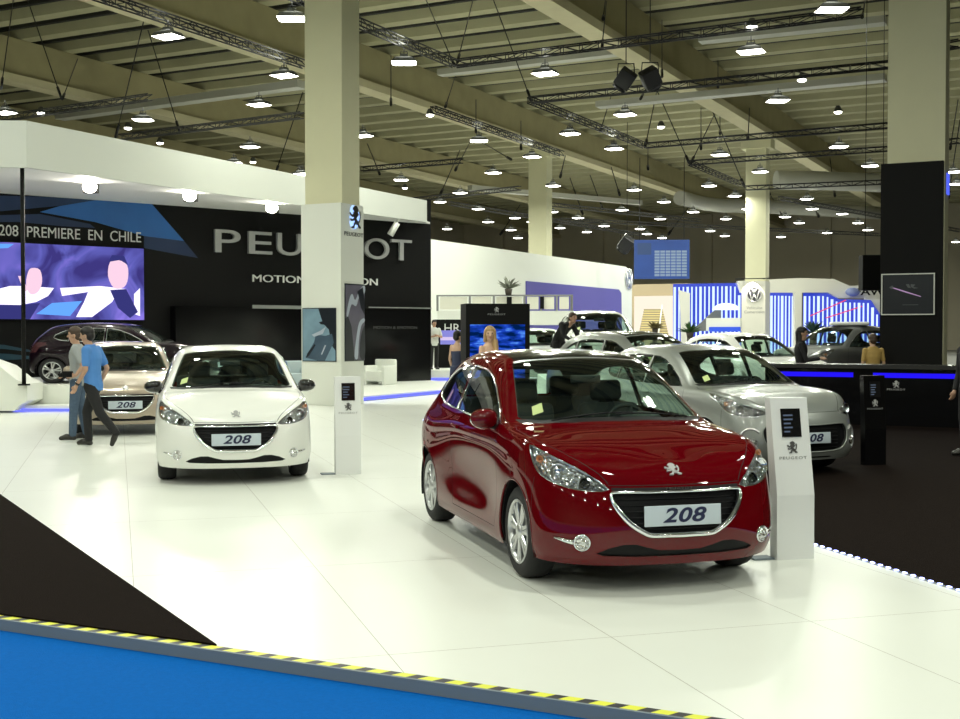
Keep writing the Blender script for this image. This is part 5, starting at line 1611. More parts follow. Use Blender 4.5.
ppoly('fin_panel', [(868, 299), (886, 299), (886, 320), (884, 360), (878, 360), (877, 319)], 69.8, .3, M_WW, 'cream angled fin right of the wide blue backdrop', 'panel')
ppoly('fin_panel', [(679, 290), (690, 293), (690, 324), (689, 359), (682, 359), (681, 314)], 73.0, .3, M_WW, 'cream angled fin at the left end of the blue backdrop', 'panel')
ppoly('tail_fin', [(692, 331), (716, 309), (740, 309), (740, 318), (711, 320), (707, 331)], 72.6, .3, mat('grey_wedge', (.16, .17, .17), .6), 'grey wedge roof over the small white kiosk', 'roof')
q = MB(); gbox(q, 706, 740.5, 318, 331, 66, 2.0); tag(q.build('kiosk', M_WHITE), 'small white kiosk front below the grey wedge', 'kiosk')
q = MB(); gbox(q, 709, 740, 327, 331.5, 65.8, .1); tag(q.build('kiosk_sign', lamp_mat('kiosk_blue', (.05, .12, .7), 1.2)), 'blue lit strip on the small white kiosk', 'sign')
ppoly('arch_sign', smooth_poly([(713, 309), (718, 304.5), (727, 303), (736, 305), (740, 309)], 3, closed=False) + [(740, 310), (713, 310)], 72.0, .2, lamp_mat('arch_white', (.75, .85, 1), 1.6), 'white lit half-round badge above the grey wedge', 'badge')
pv = at(654 * 0 + 833 + 20, 293, 70.2)
q = MB(); q.M = frame(at(852.5, 292, 70.2), (1, 0, 0)); q.lathe([(0, 0), (.42, 0), (.42, .05), (0, .05)], Matrix.Rotation(PI / 2, 4, 'X') @ Matrix.Diagonal((1, .6, 1, 1)), 24); tag(q.build('round_badge', mat('badge_pale', (.25, .30, .55), .3)), 'small lit oval badge on the cream fascia', 'badge')
q = MB(); vs, fs = text_verts('FAW', .55, extrude=.02, bold=.01, sx=1.5); q.M = frame(at(869.5, 292.2, 70.2), (1, 0, 0)); q.add(vs, fs, False); tag(q.build('fascia_lettering', M_BLKM), 'dark letters on the cream fascia left of the black clad column', 'lettering')
# red light lines across the blue backdrop
for (a, b, c, e, lb) in ((810, 316, 846, 300, 'upper'), (826, 318, 872, 303, 'lower')):
    q = MB(); q.tube([at(a, b, 69.5), at(c, e, 69.5)], .035, 6); tag(q.build('light_line', lamp_mat('line_red', (.9, .08, .15), 1.0)), 'thin red light line crossing the blue backdrop, the %s of two' % lb, 'light line')
# badge column cladding with round VW badge
cx, cy = COLS[3][0], COLS[3][1]
q = MB(); q.M = GM; zc = CAM_H + (332 - 281) / F_PX * 64.2
q.box(cx - .70, cx + .58, cy - .55, cy + .5, FLOOR_DZ, zc); tag(q.build('column_cladding', M_WW), 'cream clad box with a round badge on the far column', 'column cladding')
Mc = frame(g2w(cx, cy - .55, 0), W); x_, z_ = face_xz(Mc, 754.5, 294.5)
vw_badge('round_badge', 'dark round badge in a chrome ring on the cream column box', Mc @ Matrix.Translation(V((x_, -.01, z_))), .40, M_CHR, mat('badge_dark', (.06, .06, .08), .3))
q = MB(); text(q, 'Vehiculos', .22, Matrix.Translation(V((0, 0, 0))), extrude=.003); text(q, 'Comerciales', .22, Matrix.Translation(V((0, 0, -.22))), extrude=.003)
o = q.build('column_lettering', mat('letter_mid_grey', (.28, .28, .28), .5), loc=(0, 0, 0)); o.matrix_world = Mc @ Matrix.Translation(V((x_, -.005, z_ - .72))); tag(o, 'two small grey words under the round badge on the cream column box', 'lettering')
q = MB(); q.M = GM; q.tube([(cx - .95, cy - .9, zc + .12), (cx + .9, cy - .9, zc + .12)], .03, 6); q.tube([(cx - .6, cy - .5, zc + .1), (cx - .6, cy - .9, zc + .12)], .02, 5); q.tube([(cx + .5, cy - .5, zc + .1), (cx + .5, cy - .9, zc + .12)], .02, 5)
tag(q.build('lamp_bar', M_BLKM), 'thin lamp bar fixed above the round badge on the cream column box', 'lamp bar')
p = g2w(cx - .1, cy - .9, zc + .05)
l = bpy.data.lights.new('badge_light', 'SPOT'); l.energy = 120; l.spot_size = 1.6; l.color = (1, .9, .7); lo = bpy.data.objects.new('badge_light', l); lo.location = p; lo.rotation_euler = V((.2, .5, -1)).to_track_quat('-Z', 'Y').to_euler(); COL.objects.link(lo)
# hanging banner
rt = thing('hanging_banner', 'large blue hanging banner with a white timetable grid', 'banner', M=frame(at(634, 279, 66), (1, -.05, 0)))
wB = (688 - 633) / F_PX * 66; hB = 39 / F_PX * 66
q = MB(); q.box(0, wB, 0, .08, 0, hB); q.build('sheet', mat('banner_blue', (.015, .055, .26), .6, noise=(.8, .3)), rt)
q = MB(); g0, g1 = wB * .37, wB * .95
for r_ in range(9): q.box(g0, g1, -.006, -.001, hB * (.07 + .075 * r_), hB * (.07 + .075 * r_ + .055))
q.build('grid', mat('banner_grey', (.20, .27, .42), .6), rt)
q = MB()
for c_ in range(1, 6): q.box(g0 + (g1 - g0) * c_ / 6 - .02, g0 + (g1 - g0) * c_ / 6 + .02, -.009, -.0065, hB * .07, hB * .73)
q.build('grid_lines', mat('banner_navy', (.02, .06, .3), .6), rt)
q = MB(); q.box(wB * .06, wB * .31, -.006, -.001, hB * .62, hB * .92); q.build('logo_field', mat('banner_dark', (.02, .05, .16), .6), rt)
for s in (.1, .9):
    q = MB(); q.cyl((wB * s, .04, hB), (wB * s, .04, hB + 4.5), .02, 6); q.build('wire', M_TRUSS, rt)
# duct-like pale tubes and pink wall far behind
def duct(pix, z, r, label, m=None, n=16):
    pts = []
    for a, b in pix:
        rr = ray(a, b); t = (z - CAM_H) / rr.z; pts.append(CAM + rr * t)
    q = MB(); q.tube(smooth3(pts) if len(pts) > 2 else pts, r, n); return tag(q.build('air_duct', m or M_DUCT), label, 'duct')
M_DUCT = mat('duct_pale', (.50, .50, .44), .5)
duct([(776, 180), (830, 181), (905, 184)], 10.5, .55, 'fat pale air duct between the badge column and the black clad column')
duct([(680, 198), (715, 205), (770, 207), (880, 213)], 11.0, .5, 'long pale air duct far back under the roof')
def tray(pa, pb, z, w, h, label, m):
    def zp(a, b):
        rr = ray(a, b); return CAM + rr * ((z - CAM_H) / rr.z)
    a, b = zp(*pa), zp(*pb); d = (b - a).normalized(); M = frame(a, d); q = MB(); q.M = M
    q.box(0, (b - a).length, -w / 2, w / 2, 0, h); return tag(q.build('cable_tray', m), label, 'cable tray')
tray((440, 76), (620, 55), 12.6, .5, .25, 'pale flat duct under the roof right of the clad column', M_DUCT)
tray((598, 108), (886, 81), 11.3, .6, .25, 'pale flat duct crossing above the two black floodlights', M_DUCT)
tray((700, 43), (886, 24), 12.6, .6, .25, 'pale flat duct crossing high at the upper right', M_DUCT)
tray((60, 120), (302, 88), 11.5, .6, .3, 'pale flat duct crossing above the white fascia', M_DUCT)
tray((470, 190), (640, 205), 10.5, .5, .3, 'thin far duct beyond the second column', M_DUCT)
# ------------------------------------------------------------------ lamps under the roof
ZL = 9.0
M_HOOD = mat('lamp_hood', (.09, .095, .085), .6)
M_LAMP = lamp_mat('lamp_glow', (1.0, .98, .86), 14)
LAMPC = (.96, 1.0, .86)
LE = 222; LFILL = 22
def zplane(px, py, z=ZL):
    r = ray(px, py); return CAM + r * ((z - CAM_H) / r.z)
def lamp_proto(k, label):
    rt = thing('high_bay_lamp', label, 'lamp', group='ceiling lamps of the hall', loc=(0, 0, 0))
    q = MB()
    # rectangular hood flaring downwards
    def ring(w, d, z): return [(-w, -d, z), (w, -d, z), (w, d, z), (-w, d, z)]
    vs = ring(.34, .26, 0) + ring(.27, .20, .11) + ring(.11, .09, .17) + ring(.10, .08, .24)
    fs = [[i + 4 * j, (i + 1) % 4 + 4 * j, (i + 1) % 4 + 4 * (j + 1), i + 4 * (j + 1)] for j in range(3) for i in range(4)] + [(12, 13, 14, 15)]
    q.add(vs, fs, False); q.build('hood', M_HOOD, rt, recalc=False)
    q = MB(); q.add([(-.33, -.25, .005), (.33, -.25, .005), (.33, .25, .005), (-.33, .25, .005), (-.22, -.16, -.035), (.22, -.16, -.035), (.22, .16, -.035), (-.22, .16, -.035)],
          [(4, 5, 6, 7), (0, 1, 5, 4), (1, 2, 6, 5), (2, 3, 7, 6), (3, 0, 4, 7)], True); q.build('diffuser', M_LAMP, rt)
    q = MB(); q.cyl((0, 0, .24), (0, 0, .42), .015, 6); q.tube([(-.10, 0, .24), (-.09, 0, .31), (.09, 0, .31), (.10, 0, .24)], .012, 5); q.build('hook', M_TRUSS, rt)
    return rt
PX = [(292,19),(168,37),(284,76),(404,63),(259,105),(545,74),(832,10),(751,52),(625,115),(778,101),(570,134),(614,149),(479,141),(532,157),(493,173),(401,180),(553,186),(460,193),(440,202),(478,209),(552,212),(447,229),(511,230),(518,238),(587,232),(560,228),(578,218),(515,218),(363,136),(302,174),(143,120),(5,113),(250,147),(234,163),(299,175),(720,155),(839,147),(760,172),(709,186),(735,196),(634,190),(664,202),(807,199),(870,166),(858,223),(868,230),(785,217),(799,223),(726,219),(660,219),(622,210),(725,236),(710,231),(827,233),(781,237),(662,238),(647,234),(957,184),(953,172),(956,242),(640,229),(604,226),(488,222),(532,222),(842,214),(812,209),(748,209),(693,212)]
proto = lamp_proto(0, 'bright rectangular high bay lamp hanging under the concrete roof')
pts_ = []
GA = math.atan2(W.y, W.x)
first = True
lights = []
BAND = ['nearest row', 'second row', 'third row']
for i, (px, py) in enumerate(PX):
    p = zplane(px, py)
    o = proto if first else copy_tree(proto); first = False
    o.location = p; o.rotation_euler.z = GA + (.5 if i % 3 == 0 else 0)
    # neighbours tell the lamps apart
    lights.append((p.x, p.y))
    rowd = 'very far' if py > 205 else 'far' if py > 150 else 'middle distance' if py > 90 else 'near'
    cols = [(150, 'left edge'), (305, 'canopy middle'), (430, 'canopy right end'), (530, 'info panel'), (640, 'long white wall'), (745, 'blue banner'), (800, 'badge column'), (885, 'blue backdrop'), (999, 'right edge')]
    for c, nm in cols:
        if px < c: break
    o['label'] = 'glowing %s roof lamp over the %s' % (rowd, nm)
# unique wording for lamps of the same cell
cells = {}
for o in [o for o in bpy.data.objects if o.name.startswith('high_bay_lamp') and o.parent is None]:
    cells.setdefault(o['label'], []).append(o)
ORD = ['leftmost', 'second from the left', 'third from the left', 'fourth from the left', 'fifth from the left', 'sixth from the left', 'seventh from the left', 'eighth from the left']
for lb, os_ in cells.items():
    if len(os_) == 1: continue
    os_.sort(key=lambda o: o.location.x / o.location.y)
    for k, o in enumerate(os_): o['label'] = lb + ', ' + ORD[min(k, 7)]
# small round spots
SP = [(430,115),(752,27),(802,80),(838,112),(661,127),(41,113),(160,143),(253,162),(405,188),(128,128)]
names = ['under the truss right of the clad column', 'at the top near the upper duct', 'on the truss above the badge column', 'between badge column and black clad column', 'under the truss below the two floodlights', 'just above the fascia at the far left', 'above the fascia right of the first post', 'above the fascia near the clad column', 'beyond the fascia right of the clad column', 'above the fascia between two others']
sp0 = None
for (px, py), nm in zip(SP, names):
    p = zplane(px, py, 9.6)
    if sp0 is None:
        sp0 = thing('round_spot', '', 'lamp', group='small round spots under the roof', loc=p)
        q = MB(); q.lathe([(.16, 0), (.13, .10), (.07, .22), (0, .24)], None, 16); q.build('shade', M_HOOD, sp0)
        q = MB(); q.ell((0, 0, 0), .14, .14, .07, 12); q.build('bulb', M_LAMP, sp0); o = sp0
    else: o = copy_tree(sp0)
    o.location = p; o['label'] = 'small round glowing spot ' + nm
# lamps of the hall behind and above the camera
for gx_ in range(-22, 16, 7):
    for gy_ in (-16, -8, 0, 8, 15):
        lights.append(tuple((g2w(gx_, gy_))[:2]))
for i, (x, y) in enumerate(lights):
    l = bpy.data.lights.new('lamp_light', 'AREA'); l.energy = LE; l.shape = 'DISK'; l.size = .5; l.color = LAMPC
    o = bpy.data.objects.new('lamp_light', l); o.location = (x, y, ZL - .06); COL.objects.link(o)
    l = bpy.data.lights.new('ceiling_fill', 'POINT'); l.energy = LFILL; l.shadow_soft_size = .2; l.color = LAMPC  # added fill light above each hood, brightens the roof
    o = bpy.data.objects.new('ceiling_fill', l); o.location = (x, y, ZL + .55); COL.objects.link(o)
# ------------------------------------------------------------------ trusses
def truss(pa, pb, z, label, s=.20, m=None):
    a, b = zplane(*pa, z), zplane(*pb, z); d = b - a; L = d.length; M = frame(a, d)
    q = MB(); q.M = M; r = .022
    co = [(-s / 2, 0), (s / 2, 0), (-s / 2, s), (s / 2, s)]
    for y_, z_ in co: q.cyl((0, y_, z_), (L, y_, z_), r, 6)
    n = max(2, int(L / .55)); st = L / n
    for k in range(n):
        x_, x2 = k * st, (k + 1) * st
        for y_ in (-s / 2, s / 2):
            q.cyl((x_, y_, 0), (x2, y_, s), r * .6, 4, False) if k % 2 else q.cyl((x_, y_, s), (x2, y_, 0), r * .6, 4, False)
            q.cyl((x_, y_, 0), (x_, y_, s), r * .6, 4, False)
        q.cyl((x_, -s / 2, 0), (x2, s / 2, 0), r * .6, 4, False)
        q.cyl((x_, -s / 2, s), (x_, s / 2, s), r * .6, 4, False)
    return tag(q.build('lighting_truss', m or M_TRUSS), label, 'truss')
ZT = 9.5
truss((95, -1), (305, 68), ZT, 'black lighting truss slanting down to the left column at the upper left')
truss((275, -8), (455, 67), ZT, 'black truss passing before the left column to the hook corner')
truss((455, 67), (600, 49), ZT, 'black truss level from the hook corner towards the wide beam')
truss((600, 49), (862, 16), ZT, 'black truss across the upper right over the two floodlights')
truss((433, 112), (562, 156), ZT, 'black truss slanting down under the beam, right of the clad column')
truss((530, 103), (645, 148), ZT, 'black truss slanting to the right behind the middle lamps')
truss((530, 103), (889, 68), ZT, 'long level black truss meeting the black clad column top')
truss((645, 148), (889, 128), ZT, 'level black truss in front of the badge column')
truss((690, 165), (889, 151), ZT, 'level black truss just under the one before the badge column')
truss((690, 165), (741, 186), ZT, 'black truss slanting down across the badge column')
truss((746, 190), (889, 184), 8.8, 'lowest level black truss right of the badge column')
truss((362, 171), (462, 163), ZT, 'thin far truss above the right end of the fascia')
truss((540, 205), (700, 222), 9.2, 'far thin truss above the hanging banner', m=M_TRUSSG)
truss((560, 221), (880, 236), 9.0, 'far thin truss above the blue backdrops', m=M_TRUSSG)
truss((450, 205), (640, 236), 9.0, 'far thin truss above the long white wall', m=M_TRUSSG)
truss((-5, 122), (150, 100), 9.5, 'grey truss above the white fascia at the upper left', m=M_TRUSSG)
truss((120, 140), (302, 118), 9.0, 'grey truss behind the fascia left of the clad column', m=M_TRUSSG)
truss((380, 205), (520, 190), 9.0, 'grey far truss left of the second column', m=M_TRUSSG)
truss((780, 200), (960, 232), 9.0, 'grey far truss passing behind the black clad column', m=M_TRUSSG)
truss((890, 60), (960, 47), 9.5, 'black truss piece right of the black clad column, the upper', m=M_TRUSS)
truss((890, 150), (960, 143), 9.5, 'black truss piece right of the black clad column, the lower', m=M_TRUSS)
# slings: two-legged black straps from the trusses to the roof
SL_ = [((1,90),(14,-5)),((62,100),(26,-5)),((62,100),(78,58)),((115,140),(150,-5)),((180,133),(148,30)),((275,175),(303,92)),((455,67),(424,-5)),((457,64),(474,-4)),((532,103),(492,-4)),((445,108),(456,74)),((602,48),(607,-4)),((391,106),(391,55)),((476,133),(476,96)),((521,150),(521,116)),
       ((600,132),(612,93)),((645,148),(658,85)),((690,165),(655,86)),((690,165),(720,103)),((701,150),(701,108)),((720,135),(720,106)),((745,188),(712,110)),((748,140),(750,100)),((776,155),(789,152)),((862,18),(866,-4)),((640,100),(660,60)),((662,78),(662,20)),((603,20),(606,-5)),((718,88),(718,60)),((770,195),(758,168)),((783,217),(771,196)),((819,217),(808,195)),((560,178),(569,140)),((512,160),(478,140)),((583,215),(570,178)),((620,196),(606,150)),((648,170),(648,142)),((440,195),(460,150)),((500,235),(520,205)),((535,233),(530,205)),((603,210),(590,175)),((668,235),(690,205)),((835,197),(829,150)),((950,150),(958,100)),((948,200),(960,120)),((380,175),(366,140)),((455,171),(470,142))]
for i, (lo_, hi_) in enumerate(SL_):
    a = zplane(*lo_, 9.8); d_ = a.y; b = zplane(*hi_, 13.8)
    q = MB(); r = .018 * max(1, d_ / 40)
    q.cyl(a, b, r, 5); m_ = a + (b - a) * .12
    q.cyl(a + (b - a) * .02, m_, r * 2.6, 6)
    nm = 'left' if hi_[0] < 305 else 'middle' if hi_[0] < 600 else 'right'
    o = q.build('rigging_sling', M_TRUSS); tag(o, 'thin black rigging sling between a truss and the roof', 'sling', 'rigging slings under the roof')
rows = sorted([o for o in bpy.data.objects if o.name.startswith('rigging_sling')], key=lambda o: o.location.x / o.location.y)
# black floodlight pair
for k, (px, py, lb) in enumerate(((626, 78, 'left of the pair hanging under the upper right truss'), (650, 77, 'right of the pair hanging under the upper right truss'), (627, 243, 'left of the blue hanging banner'))):
    p = zplane(px, py, 8.8 if k < 2 else 6.8); s = 1.0 if k < 2 else 1.6
    rt = thing('floodlight', 'black stage floodlight, ' + lb, 'floodlight', loc=p)
    R_ = Matrix.Rotation(.6 if k != 1 else -.5, 4, 'Y') @ Matrix.Rotation(.5, 4, 'X') @ Matrix.Scale(s, 4)
    q = MB(); q.M = R_; q.bbox(-.24, .24, -.2, .2, -.26, .22, .03); q.cone((0, 0, -.26), (0, 0, -.36), .17, .22, 16); q.build('housing', M_TRUSS, rt)
    q = MB(); q.tube([(-.25 * s, 0, 0), (-.22 * s, 0, .4 * s), (.22 * s, 0, .4 * s), (.25 * s, 0, 0)], .02, 6); q.cyl((0, 0, .4 * s), (0, 0, 4.95 if k < 2 else 6.95), .015, 6); q.build('yoke', M_TRUSS, rt)
# ------------------------------------------------------------------ people
def remeshed(mb, name, m, parent, vox=.010, smooth=4, split=None):
    me = bpy.data.meshes.new(name + '_src')
    me.from_pydata([p[:] for p in mb.v], [], mb.f); me.update()
    o = bpy.data.objects.new(name + '_tmp', me); COL.objects.link(o)
    r = o.modifiers.new('r', 'REMESH'); r.mode = 'VOXEL'; r.voxel_size = vox
    s = o.modifiers.new('s', 'SMOOTH'); s.iterations = smooth; s.factor = .5
    bpy.context.view_layer.update()
    dg = bpy.context.evaluated_depsgraph_get()
    nm = bpy.data.meshes.new_from_object(o.evaluated_get(dg))
    bpy.data.objects.remove(o); bpy.data.meshes.remove(me)
    nm.name = name; nm.materials.clear(); nm.materials.append(m)
    nm.polygons.foreach_set('use_smooth', [True] * len(nm.polygons))
    no = bpy.data.objects.new(name, nm); COL.objects.link(no); no.parent = parent
    return no
M_SKIN = mat('skin_tan', (.50, .30, .20), .55); M_SKIN2 = mat('skin_fair', (.62, .40, .27), .5)
M_HAIRK = mat('hair_black', (.01, .008, .007), .5); M_HAIRB = mat('hair_brown', (.06, .035, .02), .5); M_HAIRY = mat('hair_blonde', (.42, .27, .12), .5)
M_SHOE = mat('shoe_dark', (.02, .018, .016), .4); M_EYE = mat('eye_dark', (.02, .015, .01), .2); M_LIP = mat('lip', (.35, .10, .09), .5)
STAND = dict(head=(.02, 0, 1.605), neck=(0, 0, 1.465), chest=(0, 0, 1.27), waist=(0, 0, 1.06), pelvis=(0, 0, .92),
             shL=(-.005, .185, 1.40), elL=(-.02, .235, 1.12), wrL=(.06, .235, .87), haL=(.09, .235, .77),
             shR=(-.005, -.185, 1.40), elR=(-.02, -.235, 1.12), wrR=(.06, -.235, .87), haR=(.09, -.235, .77),
             hiL=(0, .09, .90), knL=(.02, .10, .49), anL=(-.01, .10, .08), toL=(.16, .12, .03),
             hiR=(0, -.09, .90), knR=(.02, -.10, .49), anR=(-.01, -.10, .08), toR=(.16, -.12, .03))
def hand(mb, wr, ha, side, curl=.35):
    wr, ha = V(wr), V(ha); d = (ha - wr).normalized()
    s = d.cross(V((0, side, 0)))
    fwd = V((1, 0, 0)); fwd = (fwd - d * fwd.dot(d))
    if fwd.length < .2: fwd = V((0, 0, 1)) - d * d.z
    fwd.normalize(); n = d.cross(fwd)
    palm = wr + d * .045
    mb.ell(palm, .030, .030, .030, 10)
    for k in range(4):
        o = fwd * (.027 - .018 * k)
        mb.capsule(wr + d * .02 + o * .6, wr + d * .085 + o, .013, .012, 8)
        L = (.066, .074, .068, .052)[k]
        a = wr + d * .085 + o; b = a + (d * math.cos(curl) - n * side * math.sin(curl)) * L * .5
        c = b + (d * math.cos(curl * 2.2) - n * side * math.sin(curl * 2.2)) * L * .5
        mb.capsule(a, b, .0105, .0095, 8); mb.capsule(b, c, .0095, .008, 8)
    a = wr + d * .03 + fwd * .02; b = a + (d * .7 + fwd * .7).normalized() * .04; c = b + (d * .92 + fwd * .3).normalized() * .032
    mb.capsule(a, b, .013, .011, 8); mb.capsule(b, c, .011, .009, 8)
def torso_rings(mb, J, s=1.0, fem=False, hem=.0, ext=0.0):
    P = [V(J[k]) for k in ('pelvis', 'waist', 'chest', 'neck')]
    seq = [(P[0] + (P[0] - P[1]) * (.3 + hem), .105, .155), (P[0], .11, .165), (P[0].lerp(P[1], .5), .10, .15 if fem else .155), (P[1], .088 if fem else .105, .125 if fem else .15), (P[1].lerp(P[2], .5), .10, .14 if fem else .16), (P[2], .115, .16 if fem else .175), (P[2].lerp(P[3], .45), .105, .165 if fem else .185), (P[2].lerp(P[3], .72), .08, .14 if fem else .16), (P[2].lerp(P[3], .92), .066, .10), (P[2].lerp(P[3], 1.06), .056, .062)]
    yax = (V(J['shL']) - V(J['shR'])).normalized(); n = 18; vs = []
    for c, rx, ry in seq:
        for i in range(n):
            t = 2 * PI * i / n
            ax = V((1, 0, 0)); ax = (ax - yax * ax.dot(yax)).normalized()
            vs.append(c + ax * math.cos(t) * (rx * s + ext) + yax * math.sin(t) * (ry * s + ext))
    m = len(seq); fs = [[j * n + i, j * n + (i + 1) % n, (j + 1) * n + (i + 1) % n, (j + 1) * n + i] for j in range(m - 1) for i in range(n)]
    fs += [list(range(n)), list(range((m - 1) * n, m * n))]
    mb.add(vs, fs, True)
def person(label, J, top, legs, skin, hair_m, hair='short', sleeves='short', loc=(0, 0, 0), rz=0, size=1.0, fem=False, look=(1, 0, 0), extra=None, shoes=M_SHOE, curl=.35, strapless=False, skirt=False, vox=.010):
    D = dict(STAND); D.update(J); J = {k: V(v) for k, v in D.items()}
    rt = thing('person', label, 'person', loc=loc, rz=rz); rt.scale = (size,) * 3
    b = MB(); torso_rings(b, J, .93, fem)
    hc = J['head']; lk = V(look).normalized(); sd = V((0, 0, 1)).cross(lk).normalized(); up = lk.cross(sd)
    R3 = Matrix((lk, sd, up)).transposed()
    b.capsule(J['neck'] - V((0, 0, .06)), hc - up * .05, .055, .05)
    b.ell(hc + up * .02, .098, .076, .105, 20, R3); b.ell(hc + lk * .018 - up * .055, .066, .055, .062, 16, R3)
    b.ell(hc + lk * .035 - up * .10, .036, .036, .026, 12, R3)             # chin
    b.cone(hc + lk * .088 + up * .018, hc + lk * .112 - up * .028, .009, .017, 10)   # nose
    for s in (1, -1): b.ell(hc + sd * s * .078 - up * .01 - lk * .005, .018, .008, .030, 10, R3)
    for S in 'LR':
        sg = 1 if S == 'L' else -1
        b.capsule(J['sh' + S], J['el' + S], .050 if not fem else .040, .036 if not fem else .031)
        b.capsule(J['el' + S], J['wr' + S], .037 if not fem else .031, .026 if not fem else .022)
        hand(b, J['wr' + S], J['ha' + S], sg, curl)
        b.capsule(J['chest'] + V((0, sg * .08, .09)), J['sh' + S], .06, .052 if not fem else .042)
        b.capsule(J['hi' + S], J['kn' + S], .078, .053); b.capsule(J['kn' + S], J['an' + S], .052, .036)
        b.capsule(J['an' + S] + V((0, 0, -.02)), J['to' + S], .035, .028)
    body = remeshed(b, 'body', skin, rt, vox)
    f = MB()
    for s in (1, -1): f.ell(hc + lk * .085 + sd * s * .033 + up * .022, .012, .014, .008, 8, R3)
    f.build('eyes', M_EYE, body)
    f = MB(); f.ell(hc + lk * .082 - up * .052, .012, .024, .007, 8, R3); f.build('lips', M_LIP, body)
    h = MB()
    h.ell(hc - lk * .008 + up * .050, .107, .086, .093, 18, R3)
    h.ell(hc - lk * .045 - up * .0, .070, .078, .085, 16, R3)
    if hair == 'long':
        h.capsule(hc - lk * .06 + up * .02, hc - lk * .07 - up * .26, .070, .045); h.capsule(hc - lk * .04 + sd * .055, hc - lk * .03 + sd * .075 - up * .22, .035, .025); h.capsule(hc - lk * .04 - sd * .055, hc - lk * .03 - sd * .075 - up * .22, .035, .025)
    if hair == 'side':
        for s in (1, -1): h.capsule(hc + lk * .035 + sd * s * .066 + up * .06, hc + lk * .02 + sd * s * .080 - up * .10, .030, .028)
        h.capsule(hc + lk * .02 + sd * .08 - up * .10, hc + sd * .10 - up * .30 + lk * .09, .045, .040)
        h.capsule(hc - lk * .05 - sd * .03, hc + sd * .075 - up * .20 + lk * .02, .06, .045); h.capsule(hc + sd * .075 - up * .20 + lk * .02, hc + sd * .075 - up * .36 + lk * .05, .045, .02)
    # keep the face free
    for v_i, v in enumerate(h.v):
        r = v - hc
        if r.dot(lk) > .045 and r.dot(up) < .062 and abs(r.dot(sd)) < .055: h.v[v_i] = v - lk * (r.dot(lk) - .045)
    h.sm = True; h.build('hair', hair_m, rt)
    # top
    t = MB(); 
    if strapless:
        J2 = dict(J); J2['neck'] = J['chest'] + (J['neck'] - J['chest']) * .35
        torso_rings(t, J2, .97, fem, ext=.006)
    else:
        torso_rings(t, J, 1.0, fem, hem=.35, ext=.012)
        for S in 'LR':
            sg = 1 if S == 'L' else -1
            t.capsule(J['chest'] + V((0, sg * .08, .09)), J['sh' + S], .072, .066 if not fem else .052)
            e = J['sh' + S].lerp(J['el' + S], .72 if sleeves == 'short' else 1.0)
            t.capsule(J['sh' + S], e, .064 if not fem else .05, .056 if not fem else .042)
            if sleeves == 'long': t.capsule(e, J['el' + S].lerp(J['wr' + S], .93), .052 if not fem else .042, .036)
    remeshed(t, 'shirt' if not strapless else 'dress', top, rt, .012)
    t = MB()
    if skirt:
        c0, c1 = J['waist'].lerp(J['pelvis'], .5), (J['knL'] + J['knR']) / 2 + V((0, 0, .08)); t.lathe([], None) if False else None
        t.cone(c0, c1, .15, .19, 20); t.ell(J['pelvis'], .13, .175, .14); remeshed(t, 'skirt', legs, rt, .012)
    else:
        t.ell(J['pelvis'] + V((0, 0, .0)), .118, .165, .13)
        for S in 'LR':
            t.capsule(J['hi' + S], J['kn' + S], .096, .070); t.capsule(J['kn' + S], J['an' + S] + V((0, 0, .01)), .069, .058)
        remeshed(t, 'trousers', legs, rt, .012)
    for S in 'LR':
        an, to = J['an' + S], J['to' + S]; t = MB(); d = (to - an)
        t.capsule(an + V((-.02, 0, -.045)) if an.z < .12 else an - d * .1, an.lerp(to, .55) , .042, .046); t.capsule(an.lerp(to, .5), to, .045, .034)
        if an.z < .12: t.ell(an.lerp(to, .5) + V((0, 0, -.02)), .12, .045, .03)
        zmin = min(p.z for p in t.v)
        for i, p in enumerate(t.v):
            if an.z < .12 and p.z < .002: t.v[i] = V((p.x, p.y, .002))
        remeshed(t, 'shoe', shoes, rt, .010, 2)
    if extra: extra(rt, J)
    return rt
M_BLUES = mat('shirt_blue', (.08, .25, .62), .8); M_GREYS = mat('shirt_grey', (.36, .38, .38), .85); M_BLACKT = mat('trousers_black', (.012, .012, .013), .85)
M_JEAN = mat('jeans_blue', (.07, .11, .17), .85, noise=(25, .25)); M_WSH = mat('shirt_white', (.72, .74, .70), .8); M_DKC = mat('coat_black', (.012, .012, .014), .8)
M_DRS = mat('dress_navy', (.03, .04, .09), .7); M_YEL = mat('top_ochre', (.50, .33, .10), .7)
# man in blue, walking to the left with a long stride
def watch(rt, J):
    q = MB(); w = J['wrL'] + (J['elL'] - J['wrL']).normalized() * .02; d = (J['elL'] - J['wrL']).normalized()
    q.cone(w - d * .014, w + d * .014, .034, .034, 14); q.build('wristwatch', M_GBLK, rt)
g = ground(94, 446)
BLUE_J = dict(pelvis=(0, 0, .91), waist=(.02, 0, 1.07), chest=(.02, .0, 1.28), neck=(.05, 0, 1.47), head=(.10, 0, 1.605),
    shL=(.0, .19, 1.40), elL=(-.03, .25, 1.12), wrL=(.12, .24, .90), haL=(.17, .24, .80), shR=(.04, -.18, 1.40), elR=(-.10, -.20, 1.13), wrR=(.02, -.20, .90),haR=(.06,-.20,.8),
    hiL=(0, .09, .88), knL=(-.16, .10, .50), anL=(-.42, .10, .20), toL=(-.36, .11, .045), hiR=(.02, -.09, .88), knR=(.17, -.09, .49), anR=(.14, -.09, .08), toR=(.32, -.11, .03))
person('man in bright blue polo shirt and black trousers striding left past the beige car', BLUE_J, M_BLUES, M_BLACKT, M_SKIN, M_HAIRK, loc=(g.x, g.y, 0), rz=PI - .25, look=(1, .1, -.12), extra=watch, size=1.0)
